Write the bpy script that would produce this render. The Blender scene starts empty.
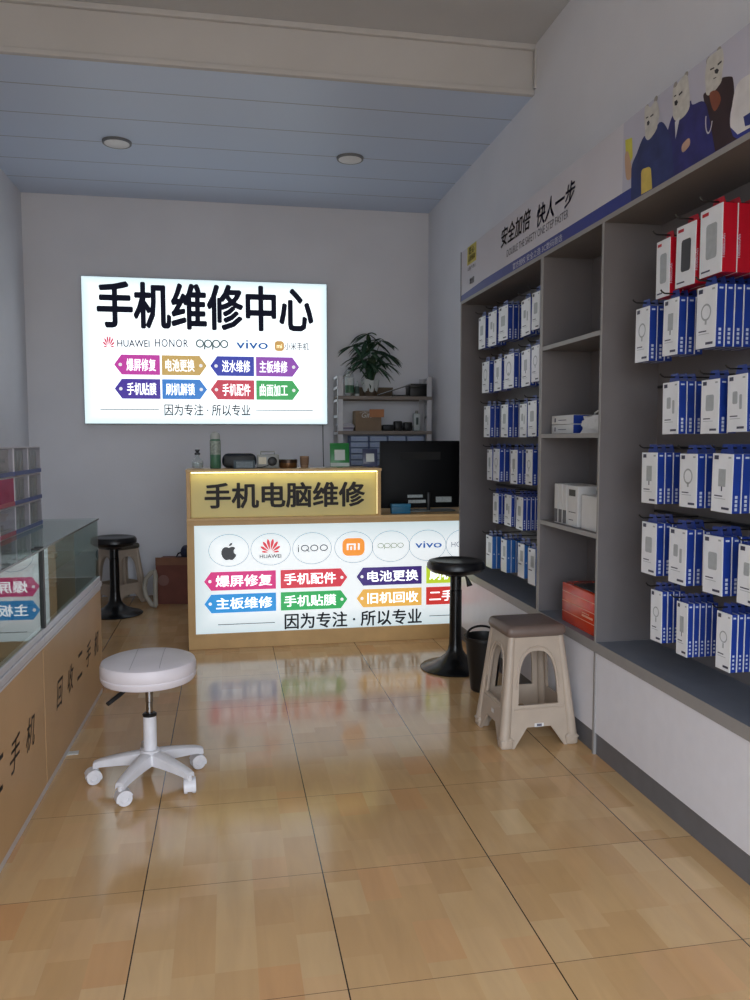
import bpy, bmesh, math, random
from mathutils import Vector, Matrix, Euler
random.seed(7)
PI = math.pi
sc = bpy.context.scene
COL = sc.collection

# ------------------------------------------------------------------ materials
def lin(c):
    return tuple((v/255/12.92 if v/255 <= .04045 else ((v/255+.055)/1.055)**2.4) for v in c)

MATS = {}
def mat(name, rgb, rough=.5, metal=0., var=.06, scale=14., bump=0., bscale=120., coat=0., spec=.5, trans=0., alpha=1., ior=1.45):
    """Principled material with a procedural noise tint and optional bump."""
    if name in MATS: return MATS[name]
    m = bpy.data.materials.new(name); m.use_nodes = True
    nt = m.node_tree; b = nt.nodes['Principled BSDF']
    c = lin(rgb)
    tc = nt.nodes.new('ShaderNodeTexCoord')
    nz = nt.nodes.new('ShaderNodeTexNoise'); nz.inputs['Scale'].default_value = scale; nz.inputs['Detail'].default_value = 4
    nt.links.new(tc.outputs['Object'], nz.inputs['Vector'])
    rp = nt.nodes.new('ShaderNodeValToRGB')
    rp.color_ramp.elements[0].position = .3; rp.color_ramp.elements[1].position = .7
    rp.color_ramp.elements[0].color = (*[v*(1-var) for v in c], 1)
    rp.color_ramp.elements[1].color = (*[min(1, v*(1+var)) for v in c], 1)
    nt.links.new(nz.outputs['Fac'], rp.inputs['Fac'])
    nt.links.new(rp.outputs['Color'], b.inputs['Base Color'])
    b.inputs['Roughness'].default_value = rough; b.inputs['Metallic'].default_value = metal
    b.inputs['Coat Weight'].default_value = coat; b.inputs['Specular IOR Level'].default_value = spec
    b.inputs['Transmission Weight'].default_value = trans; b.inputs['Alpha'].default_value = alpha
    b.inputs['IOR'].default_value = ior
    if bump:
        n2 = nt.nodes.new('ShaderNodeTexNoise'); n2.inputs['Scale'].default_value = bscale
        nt.links.new(tc.outputs['Object'], n2.inputs['Vector'])
        bp = nt.nodes.new('ShaderNodeBump'); bp.inputs['Strength'].default_value = bump; bp.inputs['Distance'].default_value = .01
        nt.links.new(n2.outputs['Fac'], bp.inputs['Height']); nt.links.new(bp.outputs['Normal'], b.inputs['Normal'])
    MATS[name] = m
    return m

def glow(name, rgb, s):
    """A lit translucent print: gives off light of its own colour."""
    if name in MATS: return MATS[name]
    m = bpy.data.materials.new(name); m.use_nodes = True
    b = m.node_tree.nodes['Principled BSDF']; c = lin(rgb)
    b.inputs['Base Color'].default_value = (*[v*.6 for v in c], 1)
    b.inputs['Roughness'].default_value = .35
    b.inputs['Emission Color'].default_value = (*c, 1); b.inputs['Emission Strength'].default_value = s
    MATS[name] = m
    return m

def lightbox(name, rgb, s, half, edge):
    """Back-lit sheet: the tubes behind leave the rim a little dimmer (object space)."""
    m = bpy.data.materials.new(name); m.use_nodes = True
    nt = m.node_tree; b = nt.nodes['Principled BSDF']; c = lin(rgb)
    b.inputs['Base Color'].default_value = (.5, .52, .53, 1); b.inputs['Roughness'].default_value = .3
    tc = nt.nodes.new('ShaderNodeTexCoord'); sp = nt.nodes.new('ShaderNodeSeparateXYZ')
    nt.links.new(tc.outputs['Object'], sp.inputs[0])
    def M(op, a, bb=None):
        n = nt.nodes.new('ShaderNodeMath'); n.operation = op
        for i, v in enumerate((a, bb)):
            if v is None: continue
            if isinstance(v, (int, float)): n.inputs[i].default_value = v
            else: nt.links.new(v, n.inputs[i])
        return n.outputs[0]
    dx = M('SUBTRACT', half[0], M('ABSOLUTE', sp.outputs['X'])); dz = M('SUBTRACT', half[1], M('ABSOLUTE', sp.outputs['Z']))
    d = M('MINIMUM', dx, dz)
    t = M('MINIMUM', M('DIVIDE', d, .16), 1.0)
    st = M('MULTIPLY', M('ADD', M('MULTIPLY', t, 1-edge), edge), s)
    mx = nt.nodes.new('ShaderNodeMix'); mx.data_type = 'RGBA'
    mx.inputs['A'].default_value = (c[0]*.82, c[1]*.97, c[2], 1); mx.inputs['B'].default_value = (*c, 1)
    nt.links.new(t, mx.inputs['Factor'])
    nt.links.new(mx.outputs['Result'], b.inputs['Emission Color']); nt.links.new(st, b.inputs['Emission Strength'])
    MATS[name] = m
    return m

def pane(name, tint, ior=1.7, rough=.0, body=0.):
    """Sheet glass: mirror at grazing angles, clear face on, slight tint."""
    if name in MATS: return MATS[name]
    m = bpy.data.materials.new(name); m.use_nodes = True
    nt = m.node_tree; nt.nodes.remove(nt.nodes['Principled BSDF']); out = nt.nodes['Material Output']
    tr = nt.nodes.new('ShaderNodeBsdfTransparent'); tr.inputs[0].default_value = (*tint, 1)
    gl = nt.nodes.new('ShaderNodeBsdfGlossy'); gl.inputs['Roughness'].default_value = rough
    fr = nt.nodes.new('ShaderNodeFresnel'); fr.inputs['IOR'].default_value = ior
    ge = nt.nodes.new('ShaderNodeNewGeometry')
    inv = nt.nodes.new('ShaderNodeMath'); inv.operation = 'SUBTRACT'; inv.inputs[0].default_value = 1
    nt.links.new(ge.outputs['Backfacing'], inv.inputs[1])
    mu = nt.nodes.new('ShaderNodeMath'); mu.operation = 'MULTIPLY'
    nt.links.new(fr.outputs[0], mu.inputs[0]); nt.links.new(inv.outputs[0], mu.inputs[1])
    mx = nt.nodes.new('ShaderNodeMixShader')
    nt.links.new(mu.outputs[0], mx.inputs[0]); nt.links.new(gl.outputs[0], mx.inputs[2])
    if body:
        df = nt.nodes.new('ShaderNodeBsdfDiffuse'); df.inputs[0].default_value = (*tint, 1)
        m2 = nt.nodes.new('ShaderNodeMixShader'); m2.inputs[0].default_value = body
        nt.links.new(tr.outputs[0], m2.inputs[1]); nt.links.new(df.outputs[0], m2.inputs[2])
        nt.links.new(m2.outputs[0], mx.inputs[1])
    else:
        nt.links.new(tr.outputs[0], mx.inputs[1])
    nt.links.new(mx.outputs[0], out.inputs[0])
    MATS[name] = m
    return m

# ------------------------------------------------------------------ mesh builder
class MB:
    def __init__(s): s.v = []; s.f = []; s.m = []; s.s = []
    def add(s, vs, fs, mi=0, smooth=False, M=None):
        o = len(s.v)
        s.v += [tuple(M @ Vector(v)) if M else tuple(v) for v in vs]
        for f in fs: s.f.append([o+i for i in f]); s.m.append(mi); s.s.append(smooth)
        return s
    def box(s, x0, x1, y0, y1, z0, z1, mi=0, M=None):
        vs = [(x, y, z) for x in (x0, x1) for y in (y0, y1) for z in (z0, z1)]
        return s.add(vs, [(0,1,3,2),(4,6,7,5),(0,4,5,1),(2,3,7,6),(0,2,6,4),(1,5,7,3)], mi, False, M)
    def rbox(s, x0, x1, y0, y1, z0, z1, r=.01, seg=2, mi=0, M=None, only_z=False):
        b = bmesh.new()
        bmesh.ops.create_cube(b, size=1)
        for v in b.verts: v.co = ((x0+x1)/2+v.co.x*(x1-x0), (y0+y1)/2+v.co.y*(y1-y0), (z0+z1)/2+v.co.z*(z1-z0))
        es = [e for e in b.edges if not only_z or abs(e.verts[0].co.z-e.verts[1].co.z) > 1e-6]
        bmesh.ops.bevel(b, geom=es, offset=r, segments=seg, affect='EDGES', profile=.5)
        b.verts.index_update()
        s.add([v.co.copy() for v in b.verts], [[v.index for v in f.verts] for f in b.faces], mi, True, M)
        b.free(); return s
    def lathe(s, prof, seg=32, mi=0, M=None, smooth=True):
        vs = []; fs = []; n = len(prof)
        for i in range(seg):
            a = 2*PI*i/seg
            for r, z in prof: vs.append((r*math.cos(a), r*math.sin(a), z))
        for i in range(seg):
            j = (i+1) % seg
            for k in range(n-1): fs.append((i*n+k, j*n+k, j*n+k+1, i*n+k+1))
        if prof[0][0] > 1e-6: fs.append([i*n for i in range(seg)][::-1])
        if prof[-1][0] > 1e-6: fs.append([i*n+n-1 for i in range(seg)])
        return s.add(vs, fs, mi, smooth, M)
    def tube(s, pts, r, seg=8, mi=0, M=None, rr=None):
        pts = [Vector(p) for p in pts]; vs = []; fs = []; n = len(pts)
        up = None
        for i, p in enumerate(pts):
            t = (pts[min(i+1, n-1)]-pts[max(i-1, 0)]).normalized()
            if up is None: up = Vector((0,0,1)) if abs(t.z) < .9 else Vector((1,0,0))
            a = t.cross(up)
            if a.length < 1e-4: a = t.orthogonal()
            a.normalize(); b = a.cross(t).normalized(); up = b
            q = rr[i] if rr else r
            for k in range(seg):
                w = 2*PI*k/seg
                vs.append(p+a*q*math.cos(w)+b*q*math.sin(w))
        for i in range(n-1):
            for k in range(seg):
                l = (k+1) % seg
                fs.append((i*seg+k, i*seg+l, (i+1)*seg+l, (i+1)*seg+k))
        fs.append(list(range(seg))[::-1]); fs.append([(n-1)*seg+k for k in range(seg)])
        return s.add(vs, fs, mi, True, M)
    def prism(s, poly, h, mi=0, M=None, smooth=False):
        """poly in the local xy plane, extruded 0..h along local z"""
        n = len(poly)
        vs = [(x, y, 0) for x, y in poly]+[(x, y, h) for x, y in poly]
        fs = [list(range(n))[::-1], list(range(n, 2*n))]+[(i, (i+1) % n, n+(i+1) % n, n+i) for i in range(n)]
        return s.add(vs, fs, mi, smooth, M)
    def poly(s, pts, mi=0, M=None):
        return s.add([(x, y, 0) for x, y in pts], [list(range(len(pts)))], mi, False, M)
    def ring(s, cx, cy, rx, ry, w, mi=0, M=None, seg=40, a0=0, a1=2*PI):
        vs = []; fs = []
        full = abs(a1-a0-2*PI) < 1e-6; n = seg if full else seg+1
        for i in range(n):
            a = a0+(a1-a0)*i/seg
            vs += [(cx+(rx+w/2)*math.cos(a), cy+(ry+w/2)*math.sin(a), 0), (cx+(rx-w/2)*math.cos(a), cy+(ry-w/2)*math.sin(a), 0)]
        for i in range(seg):
            j = (i+1) % n
            fs.append((2*i, 2*j, 2*j+1, 2*i+1))
        return s.add(vs, fs, mi, False, M)
    def disc(s, cx, cy, rx, ry=None, mi=0, M=None, seg=20):
        ry = ry or rx
        return s.poly([(cx+rx*math.cos(2*PI*i/seg), cy+ry*math.sin(2*PI*i/seg)) for i in range(seg)], mi, M)
    def text(s, body, cx, cy, w, h, mi=0, M=None, bold=0., shear=0., depth=0., space=1.):
        vs, fs = glyphs(body, bold, shear, depth, space)
        xs = [v[0] for v in vs]; ys = [v[1] for v in vs]
        x0, x1, y0, y1 = min(xs), max(xs), min(ys), max(ys)
        kx = w/(x1-x0); ky = h/(y1-y0) if h else kx
        return s.add([((v[0]-(x0+x1)/2)*kx+cx, (v[1]-(y0+y1)/2)*ky+cy, v[2]) for v in vs], fs, mi, False, M)

_G = {}
def glyphs(body, bold, shear, depth, space):
    k = (body, bold, shear, depth, space)
    if k not in _G:
        c = bpy.data.curves.new('lettering', 'FONT'); c.body = body; c.resolution_u = 3 if bold < .02 else 2
        c.shear = shear; c.extrude = depth; c.space_character = space
        o = bpy.data.objects.new('lettering', c); COL.objects.link(o)
        dg = bpy.context.evaluated_depsgraph_get(); dg.update()
        me = bpy.data.meshes.new_from_object(o.evaluated_get(dg))
        v0 = [tuple(v.co) for v in me.vertices]; f0 = [list(p.vertices) for p in me.polygons]; V_ = []; F_ = []
        # a bold face: the same strokes struck again a hair to each side
        for i in range(8 if bold else 1):
            a = 2*PI*(i+.5)/8; o_ = len(V_); b_ = bold*1.0
            V_ += [(x+b_*math.cos(a), y+b_*math.sin(a)*.8, z+depth*.004*i) for x, y, z in v0]; F_ += [[o_+q for q in f] for f in f0]
        _G[k] = (V_, F_)
        bpy.data.objects.remove(o); bpy.data.curves.remove(c); bpy.data.meshes.remove(me)
    return _G[k]

def frame(o, u, v):
    """local x -> u, local y -> v, local z -> u x v (out of the surface)"""
    u = Vector(u).normalized(); v = Vector(v).normalized(); n = u.cross(v)
    return Matrix(((u.x, v.x, n.x, o[0]), (u.y, v.y, n.y, o[1]), (u.z, v.z, n.z, o[2]), (0, 0, 0, 1)))
T = Matrix.Translation
def R(ax, deg): return Matrix.Rotation(math.radians(deg), 4, ax)

def obj(name, mb, mats, parent=None, loc=None, rot=None, bevel=0., label=None):
    me = bpy.data.meshes.new(name)
    me.from_pydata([tuple(v) for v in mb.v], [], mb.f)
    if not isinstance(mats, (list, tuple)): mats = [mats]
    for m in mats: me.materials.append(m)
    me.polygons.foreach_set('material_index', mb.m); me.polygons.foreach_set('use_smooth', mb.s)
    me.update()
    if any(mb.s): me.set_sharp_from_angle(angle=math.radians(38))
    o = bpy.data.objects.new(name, me); COL.objects.link(o)
    if parent: o.parent = parent
    if loc is not None: o.location = loc
    if rot is not None: o.rotation_euler = rot
    if bevel:
        b = o.modifiers.new('edge', 'BEVEL'); b.width = bevel; b.segments = 2; b.limit_method = 'ANGLE'; b.angle_limit = math.radians(40)
    if label: o['label'] = label
    return o
def tag(o, label, cat, group=None, kind=None):
    o['label'] = label; o['category'] = cat
    if group: o['group'] = group
    if kind: o['kind'] = kind
    return o
def thing(name, label, cat, loc=(0, 0, 0), rz=0., group=None):
    o = bpy.data.objects.new(name, None); COL.objects.link(o)
    o.empty_display_size = .05; o.location = loc; o.rotation_euler = (0, 0, rz)
    return tag(o, label, cat, group)
def struct(name, mb, mats, **k):
    o = obj(name, mb, mats, **k); o['kind'] = 'structure'; return o
def dup(root, loc, rot=None, label=None, name=None):
    r = root.copy(); COL.objects.link(r); r.location = loc
    if rot is not None: r.rotation_euler = rot
    if label: r['label'] = label
    for ch in root.children:
        c = ch.copy(); COL.objects.link(c); c.parent = r
        for g in ch.children:
            d = g.copy(); COL.objects.link(d); d.parent = c
    return r

# ------------------------------------------------------------------ camera (fitted to the floor tiles)
F, H, YAW, PITCH, ROLL = 796.9, 1.503, .182685, -.076093, -.000867
cy, sy, cp, sp = math.cos(YAW), math.sin(YAW), math.cos(PITCH), math.sin(PITCH)
fw = Vector((sy*cp, cy*cp, sp)); ri = Vector((cy, -sy, 0)); up = ri.cross(fw)
r2 = ri*math.cos(ROLL)+up*math.sin(ROLL); u2 = up*math.cos(ROLL)-ri*math.sin(ROLL)
cam = bpy.data.cameras.new('camera'); co = bpy.data.objects.new('camera', cam); COL.objects.link(co)
cam.sensor_fit = 'HORIZONTAL'; cam.sensor_width = 36; cam.lens = F/750*36; cam.clip_start = .05
co.matrix_world = Matrix(((r2.x, u2.x, -fw.x, 0), (r2.y, u2.y, -fw.y, 0), (r2.z, u2.z, -fw.z, H), (0, 0, 0, 1)))
sc.camera = co

# ------------------------------------------------------------------ room materials
def wall_mat(name, rgb):
    m = mat(name, rgb, .85, var=.035, scale=1.6, bump=.08, bscale=60)
    return m
M_wall = wall_mat('white_plaster', (226, 227, 233))
M_ceil_front = wall_mat('old_white_ceiling', (198, 199, 201))
M_beam = wall_mat('cream_board', (200, 198, 197))

def ceiling_mat():
    m = bpy.data.materials.new('ceiling_strip_panels'); m.use_nodes = True
    nt = m.node_tree; b = nt.nodes['Principled BSDF']; N = nt.nodes.new; L = nt.links.new
    g = N('ShaderNodeNewGeometry'); s = N('ShaderNodeSeparateXYZ'); L(g.outputs['Position'], s.inputs[0])
    a = N('ShaderNodeMath'); a.operation = 'SUBTRACT'; a.inputs[1].default_value = 5.042; L(s.outputs['Y'], a.inputs[0])
    d = N('ShaderNodeMath'); d.operation = 'DIVIDE'; d.inputs[1].default_value = .4725; L(a.outputs[0], d.inputs[0])
    f = N('ShaderNodeMath'); f.operation = 'FRACT'; L(d.outputs[0], f.inputs[0])
    c = N('ShaderNodeMath'); c.operation = 'LESS_THAN'; c.inputs[1].default_value = .022; L(f.outputs[0], c.inputs[0])
    mx = N('ShaderNodeMix'); mx.data_type = 'RGBA'; L(c.outputs[0], mx.inputs['Factor'])
    mx.inputs['A'].default_value = (*lin((204, 218, 240)), 1); mx.inputs['B'].default_value = (*lin((150, 156, 166)), 1)
    L(mx.outputs['Result'], b.inputs['Base Color']); b.inputs['Roughness'].default_value = .45
    return m

def floor_mat():
    m = bpy.data.materials.new('glazed_wood_look_tiles'); m.use_nodes = True
    nt = m.node_tree; b = nt.nodes['Principled BSDF']; N = nt.nodes.new; L = nt.links.new
    def V(op, a, bb=None, **k):
        n = N('ShaderNodeMath'); n.operation = op
        for i, v in enumerate((a, bb)):
            if v is None: continue
            if isinstance(v, (int, float)): n.inputs[i].default_value = v
            else: L(v, n.inputs[i])
        return n.outputs[0]
    g = N('ShaderNodeNewGeometry'); s = N('ShaderNodeSeparateXYZ'); L(g.outputs['Position'], s.inputs[0])
    X = V('ADD', s.outputs['X'], .296+6); Y = V('SUBTRACT', s.outputs['Y'], 2.054-6)
    tx = V('DIVIDE', X, .6); ty = V('DIVIDE', Y, .6)
    def edge(t, w):
        f = V('FRACT', t); d = V('MINIMUM', f, V('SUBTRACT', 1.0, f)); return V('LESS_THAN', d, w)
    gx = edge(tx, .0035); gy = edge(ty, .0022)
    # parquet blocks: columns .12 wide, blocks .3 long, columns shifted
    cx = V('FLOOR', V('DIVIDE', X, .12))
    wn = N('ShaderNodeTexWhiteNoise'); wn.noise_dimensions = '1D'; L(cx, wn.inputs['W'])
    yy = V('ADD', V('DIVIDE', Y, .2), V('MULTIPLY', V('ROUND', V('MULTIPLY', wn.outputs['Value'], 3)), .333))
    cyb = V('FLOOR', yy)
    cmb = N('ShaderNodeCombineXYZ'); L(cx, cmb.inputs[0]); L(cyb, cmb.inputs[1])
    w2 = N('ShaderNodeTexWhiteNoise'); w2.noise_dimensions = '2D'; L(cmb.outputs[0], w2.inputs['Vector'])
    rp = N('ShaderNodeValToRGB'); rp.color_ramp.interpolation = 'LINEAR'
    els = [(0, (190, 146, 96)), (.3, (199, 157, 106)), (.55, (206, 167, 117)), (.8, (212, 178, 132)), (.93, (206, 146, 92)), (1, (222, 194, 150))]
    rp.color_ramp.elements[0].color = (*lin(els[0][1]), 1); rp.color_ramp.elements[1].color = (*lin(els[-1][1]), 1)
    for p, c in els[1:-1]:
        e = rp.color_ramp.elements.new(p); e.color = (*lin(c), 1)
    L(w2.outputs['Value'], rp.inputs['Fac'])
    # soft big blotches and grain
    mp = N('ShaderNodeMapping'); mp.inputs['Scale'].default_value = (15, 2.2, 1); L(g.outputs['Position'], mp.inputs[0])
    gn = N('ShaderNodeTexNoise'); gn.inputs['Scale'].default_value = 1.; gn.inputs['Detail'].default_value = 6; gn.inputs['Distortion'].default_value = 1.2
    L(mp.outputs[0], gn.inputs['Vector'])
    bl = N('ShaderNodeTexNoise'); bl.inputs['Scale'].default_value = 2.1; L(g.outputs['Position'], bl.inputs['Vector'])
    avg = N('ShaderNodeMix'); avg.data_type = 'RGBA'; avg.inputs['Factor'].default_value = .5
    L(rp.outputs['Color'], avg.inputs['A']); avg.inputs['B'].default_value = (*lin((198, 164, 120)), 1)
    hv = N('ShaderNodeHueSaturation'); L(avg.outputs['Result'], hv.inputs['Color'])
    val = V('ADD', V('MULTIPLY', gn.outputs['Fac'], .26), V('MULTIPLY', bl.outputs['Fac'], .22))
    L(V('ADD', val, .76), hv.inputs['Value'])
    mx = N('ShaderNodeMix'); mx.data_type = 'RGBA'
    L(V('MAXIMUM', gx, V('MULTIPLY', gy, .75)), mx.inputs['Factor']); L(hv.outputs[0], mx.inputs['A']); mx.inputs['B'].default_value = (*lin((60, 48, 38)), 1)
    L(mx.outputs['Result'], b.inputs['Base Color'])
    b.inputs['Roughness'].default_value = .13; b.inputs['Specular IOR Level'].default_value = .5
    wv = N('ShaderNodeTexNoise'); wv.inputs['Scale'].default_value = 9; L(g.outputs['Position'], wv.inputs['Vector'])
    bp = N('ShaderNodeBump'); bp.inputs['Strength'].default_value = .03; bp.inputs['Distance'].default_value = .01
    L(wv.outputs['Fac'], bp.inputs['Height']); L(bp.outputs[0], b.inputs['Normal'])
    return m

# ------------------------------------------------------------------ room shell
XL, XR, YB, YF = -1.81, 2.0, 7.88, -1.3
ZC, ZU, YS = 3.74, 4.05, 5.11
struct('floor', MB().box(XL-.2, XR+.2, -2.6, YB+.2, -.1, 0), floor_mat())
struct('wall_back', MB().box(XL-.2, XR+.2, YB, YB+.2, 0, 4.3), M_wall)
struct('wall_left', MB().box(XL-.2, XL, YF, YB, 0, 4.3), M_wall)
struct('wall_right', MB().box(XR, XR+.2, YF, YB, 0, 4.3), M_wall)
struct('wall_front', MB().box(XL-.2, XR+.2, YF-.2, YF, 3.0, 4.3).box(XL-.2, XL+.25, YF-.2, YF, 0, 3.0), M_wall)
struct('ceiling', MB().box(XL, XR, YS+.02, YB, ZC, ZC+.12), ceiling_mat())
struct('ceiling_front', MB().box(XL, XR, YF, YS+.02, ZU, ZU+.12), M_ceil_front)
struct('trim_1', MB().box(XL, XR, YS, YS+.02, ZC-.004, ZU).box(XL, XR, YS-.018, YS, ZC-.004, ZC+.028)
       .box(XL, XR, YS-.03, YS, ZU-.035, ZU), M_beam, bevel=.004)
struct('trim_2', MB().box(XR-.012, XR, YS-.045, YS-.018, ZC+.028, ZU-.035), M_beam)

# recessed ceiling lamps, switched off
M_lampw = mat('lamp_white', (226, 228, 230), .4)
M_lampd = mat('lamp_diffuser', (240, 240, 240), .3)
for (x, y), lb in zip(((-.785, 6.44), (.995, 6.465)), ('round white ceiling lamp above the lit wall sign, switched off', 'round white ceiling lamp over the potted plant side, switched off')):
    t = thing('ceiling_lamp', lb, 'lamp', (x, y, ZC), group='round ceiling lamps')
    obj('lamp_rim', MB().lathe([(.092, 0), (.108, 0), (.106, -.016), (.1, -.02), (.092, -.016)], 36), mat('lamp_rim_shade', (120, 122, 126), .4), t)  # rim coloured grey to paint in the shadow ring around the white lamp
    obj('diffuser', MB().lathe([(.0915, -.004), (.0915, -.019), (.06, -.026), (0, -.028)], 32), M_lampd, t)

# ------------------------------------------------------------------ lit wall sign
SW = 1.5
W_ink = {}
def ink(rgb, s=SW):
    s = round(s*.76, 3)
    return glow('ink_%d_%d_%d_%s' % (*rgb, s), rgb, s)
DARK = (40, 42, 60)
def tagpoly(x0, x1, z0, z1, left):
    tip = (z1-z0)*.36
    zm = (z0+z1)/2
    return [(x0, zm), (x0+tip, z0), (x1, z0), (x1, z1), (x0+tip, z1)] if left else [(x0, z0), (x1-tip, z0), (x1, zm), (x1-tip, z1), (x0, z1)]
def tagset(mbp, mbt, x0, x1, z0, z1, left, body, mi, M, bold=.016):
    mbp.poly(tagpoly(x0, x1, z0, z1, left), mi, M)
    h = z1-z0
    d = (x0+h*.30) if left else (x1-h*.30)
    dot = MB().disc(d, (z0+z1)/2, h*.085, None, 0, M, 14)
    w = (x1-x0)-h*.80
    c = (x0+h*.60+w/2) if left else (x0+h*.18+w/2)
    mbt.text(body, c, (z0+z1)/2, w, h*.62, 0, M, bold=bold)
    dot.v = [(a, b-.001, c_) for a, b, c_ in dot.v]
    return dot

def fan_logo(mb, cx, cy, w, h, mi, M):
    for k in range(8):
        a = math.radians(6+k*(168/7))
        sc_ = 1.0 if k in (3, 4) else (.96 if k in (2, 5) else (.86 if k in (1, 6) else .62))
        L = h*1.0*sc_
        pts = []
        for i in range(13):
            t = i/12
            wd = .125*math.sin(PI*min(1, t**1.7))**.7*L
            pts.append((t*L, wd))
        pts += [(x, -y) for x, y in pts[::-1][1:-1]]
        off = .16*h
        pl = []
        for x, y in pts:
            X = (x+off)*math.cos(a)-y*math.sin(a); Y = (x+off)*math.sin(a)+y*math.cos(a)
            pl.append((cx+X*w/(2.1*h), cy-h/2+Y*.92))
        mb.poly(pl, mi, M)

def rrect(cx, cy, w, h, r, n=6):
    p = []
    for sx, sy_, a0 in ((1, 1, 0), (-1, 1, 90), (-1, -1, 180), (1, -1, 270)):
        for i in range(n+1):
            a = math.radians(a0+90*i/n)
            p.append((cx+sx*(w/2-r)+r*math.cos(a), cy+sy_*(h/2-r)+r*math.sin(a)))
    return p

sign = thing('light_box_sign', 'large white lit sign board with dark Chinese lettering on the back wall', 'sign', (-.165, YB, 2.323))
SX, SZ = 1.135, .678
obj('sign_case', MB().box(-SX, SX, -.09, 0, -SZ, SZ), mat('sign_frame_grey', (188, 196, 200), .4, .3), sign, bevel=.004)
obj('lit_panel', MB().box(-SX+.008, SX-.008, -.098, -.09, -SZ+.008, SZ-.008), lightbox('sign_sheet', (236, 246, 250), SW, (SX, SZ), .58), sign)
FS = frame((.165, -.0995, -2.323), (1, 0, 0), (0, 0, 1)); FS2 = frame((.165, -.1005, -2.323), (1, 0, 0), (0, 0, 1))
obj('heading_lettering', MB().text('手机维修中心', -.165, 2.745, 2.0, .43, 0, FS, bold=.035), ink(DARK, .5), sign)
lg = MB()
fan_logo(lg, -1.065, 2.405, .125, .10, 0, FS)
obj('fan_logo', lg, ink((214, 70, 100), 1.1), sign)
lg = MB().text('HUAWEI', -.845, 2.393, .29, .066, 0, FS, bold=.014)
obj('brand_lettering', lg, ink((50, 52, 84), .7), sign)
obj('brand_lettering', MB().text('HONOR', -.50, 2.403, .30, .075, 0, FS, bold=.01, space=1.15), ink((50, 52, 84), .7), sign)
lg = MB()
def oppo(mb, cx, cy, w, h, mi, M, th):
    r = w/8*.93
    for i in range(4):
        x = cx-w/2+w/8+i*w/4
        mb.ring(x, cy, r*.92, h/2, th, mi, M, 24)
        if i in (1, 2): mb.poly([(x-r*.92-th/2, cy), (x-r*.92-th/2, cy-h*.85), (x-r*.92+th/2, cy-h*.85), (x-r*.92+th/2, cy)], mi, M)
oppo(lg, -.128, 2.405, .30, .066, 0, FS, .014)
obj('brand_lettering', lg, ink((96, 116, 120), .9), sign)
obj('brand_lettering', MB().text('vivo', .246, 2.405, .30, .082, 0, FS, bold=.012), ink((62, 110, 168), 1.0), sign)
obj('square_logo', MB().poly(rrect(.505, 2.396, .09, .096, .03), 0, FS), ink((212, 168, 96), 1.0), sign)
obj('brand_lettering', MB().text('mi', .505, 2.396, .05, .04, 0, FS2, bold=.01), ink((238, 226, 200), 1.3), sign)
obj('brand_lettering', MB().text('小米手机', .67, 2.396, .235, .075, 0, FS, bold=.014), ink((60, 60, 76), .7), sign)
TAGS = [(-1.023, -.61, 1, '爆屏修复', (200, 62, 168)), (-.594, -.18, 0, '电池更换', (206, 172, 100)), (-.15, .262, 1, '进水维修', (54, 66, 176)), (.28, .695, 0, '主板维修', (150, 78, 184)),
        (-1.023, -.61, 1, '手机贴膜', (72, 52, 160)), (-.594, -.18, 0, '刷机解锁', (56, 132, 214)), (-.15, .262, 1, '手机配件', (204, 62, 84)), (.28, .695, 0, '曲面加工', (60, 172, 92))]
M_white_ink = ink((248, 250, 252), 1.0)
for i, (x0, x1, l, b, c) in enumerate(TAGS):
    z0, z1 = (2.105, 2.29) if i < 4 else (1.882, 2.067)
    p_, t_ = MB(), MB(); d_ = tagset(p_, t_, x0, x1, z0, z1, l, b, 0, FS)
    t_.v = [(a, bb-.001, c_) for a, bb, c_ in t_.v]
    o = obj('service_tag', p_, ink(c, 1.0), sign)
    obj('tag_lettering', t_, M_white_ink, o); obj('tag_hole', d_, M_white_ink, o)
mo = MB().text('因为专注 · 所以专业', -.178, 1.782, .80, .11, 0, FS, bold=.014)
for a, b in ((-1.158, -.627), (.275, .824)): mo.poly([(a, 1.779), (b, 1.779), (b, 1.786), (a, 1.786)], 0, FS)
obj('motto_lettering', mo, ink((44, 44, 60), .5), sign)
cb = MB().tube([(.93, YB-.012, 1.66), (.932, YB-.008, 1.4), (.94, YB-.006, 1.1), (.93, YB-.006, .6)], .004, 6)
tag(obj('hanging_cable', cb, mat('black_plastic', (20, 20, 22), .45)), 'thin black cable hanging down the back wall from the lit sign', 'cable')

# ------------------------------------------------------------------ reception counter
M_oak = mat('oak_laminate', (196, 158, 104), .45, var=.08, scale=6)
M_oak2 = mat('oak_edge', (206, 170, 118), .45, var=.05)
CY = 5.75
ctr = thing('reception_counter', 'oak service counter with a lit white advertising front under the yellow lettered upper panel', 'counter', (.855, CY, 0))
OX = -.855
def cx(x): return x+OX
fr = MB().box(cx(-.292), cx(2.0), 0, .03, 0, .108).box(cx(-.292), cx(2.0), 0, .03, .892, .925)      # front frame rails
fr.box(cx(-.292), cx(-.241), 0, .03, .108, .892).box(cx(1.96), cx(2.0), 0, .03, .108, .892)
fr.box(cx(-.292), cx(-.262), .03, .55, 0, .925).box(cx(1.965), cx(1.995), .03, .55, 0, .925).box(cx(-.262), cx(1.965), .05, .07, .03, .925)
obj('counter_body', fr, M_oak, ctr, bevel=.002)
obj('worktop', MB().box(cx(-.292), cx(2.0), -.005, .6, .925, .945), M_oak2, ctr, bevel=.003)
up_ = MB().box(cx(-.29), cx(-.262), 0, .3, .945, 1.272).box(cx(1.085), cx(1.107), 0, .3, .945, 1.272).box(cx(-.262), cx(1.085), .27, .3, .945, 1.272)
obj('upper_case', up_, M_oak, ctr, bevel=.002)
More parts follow.
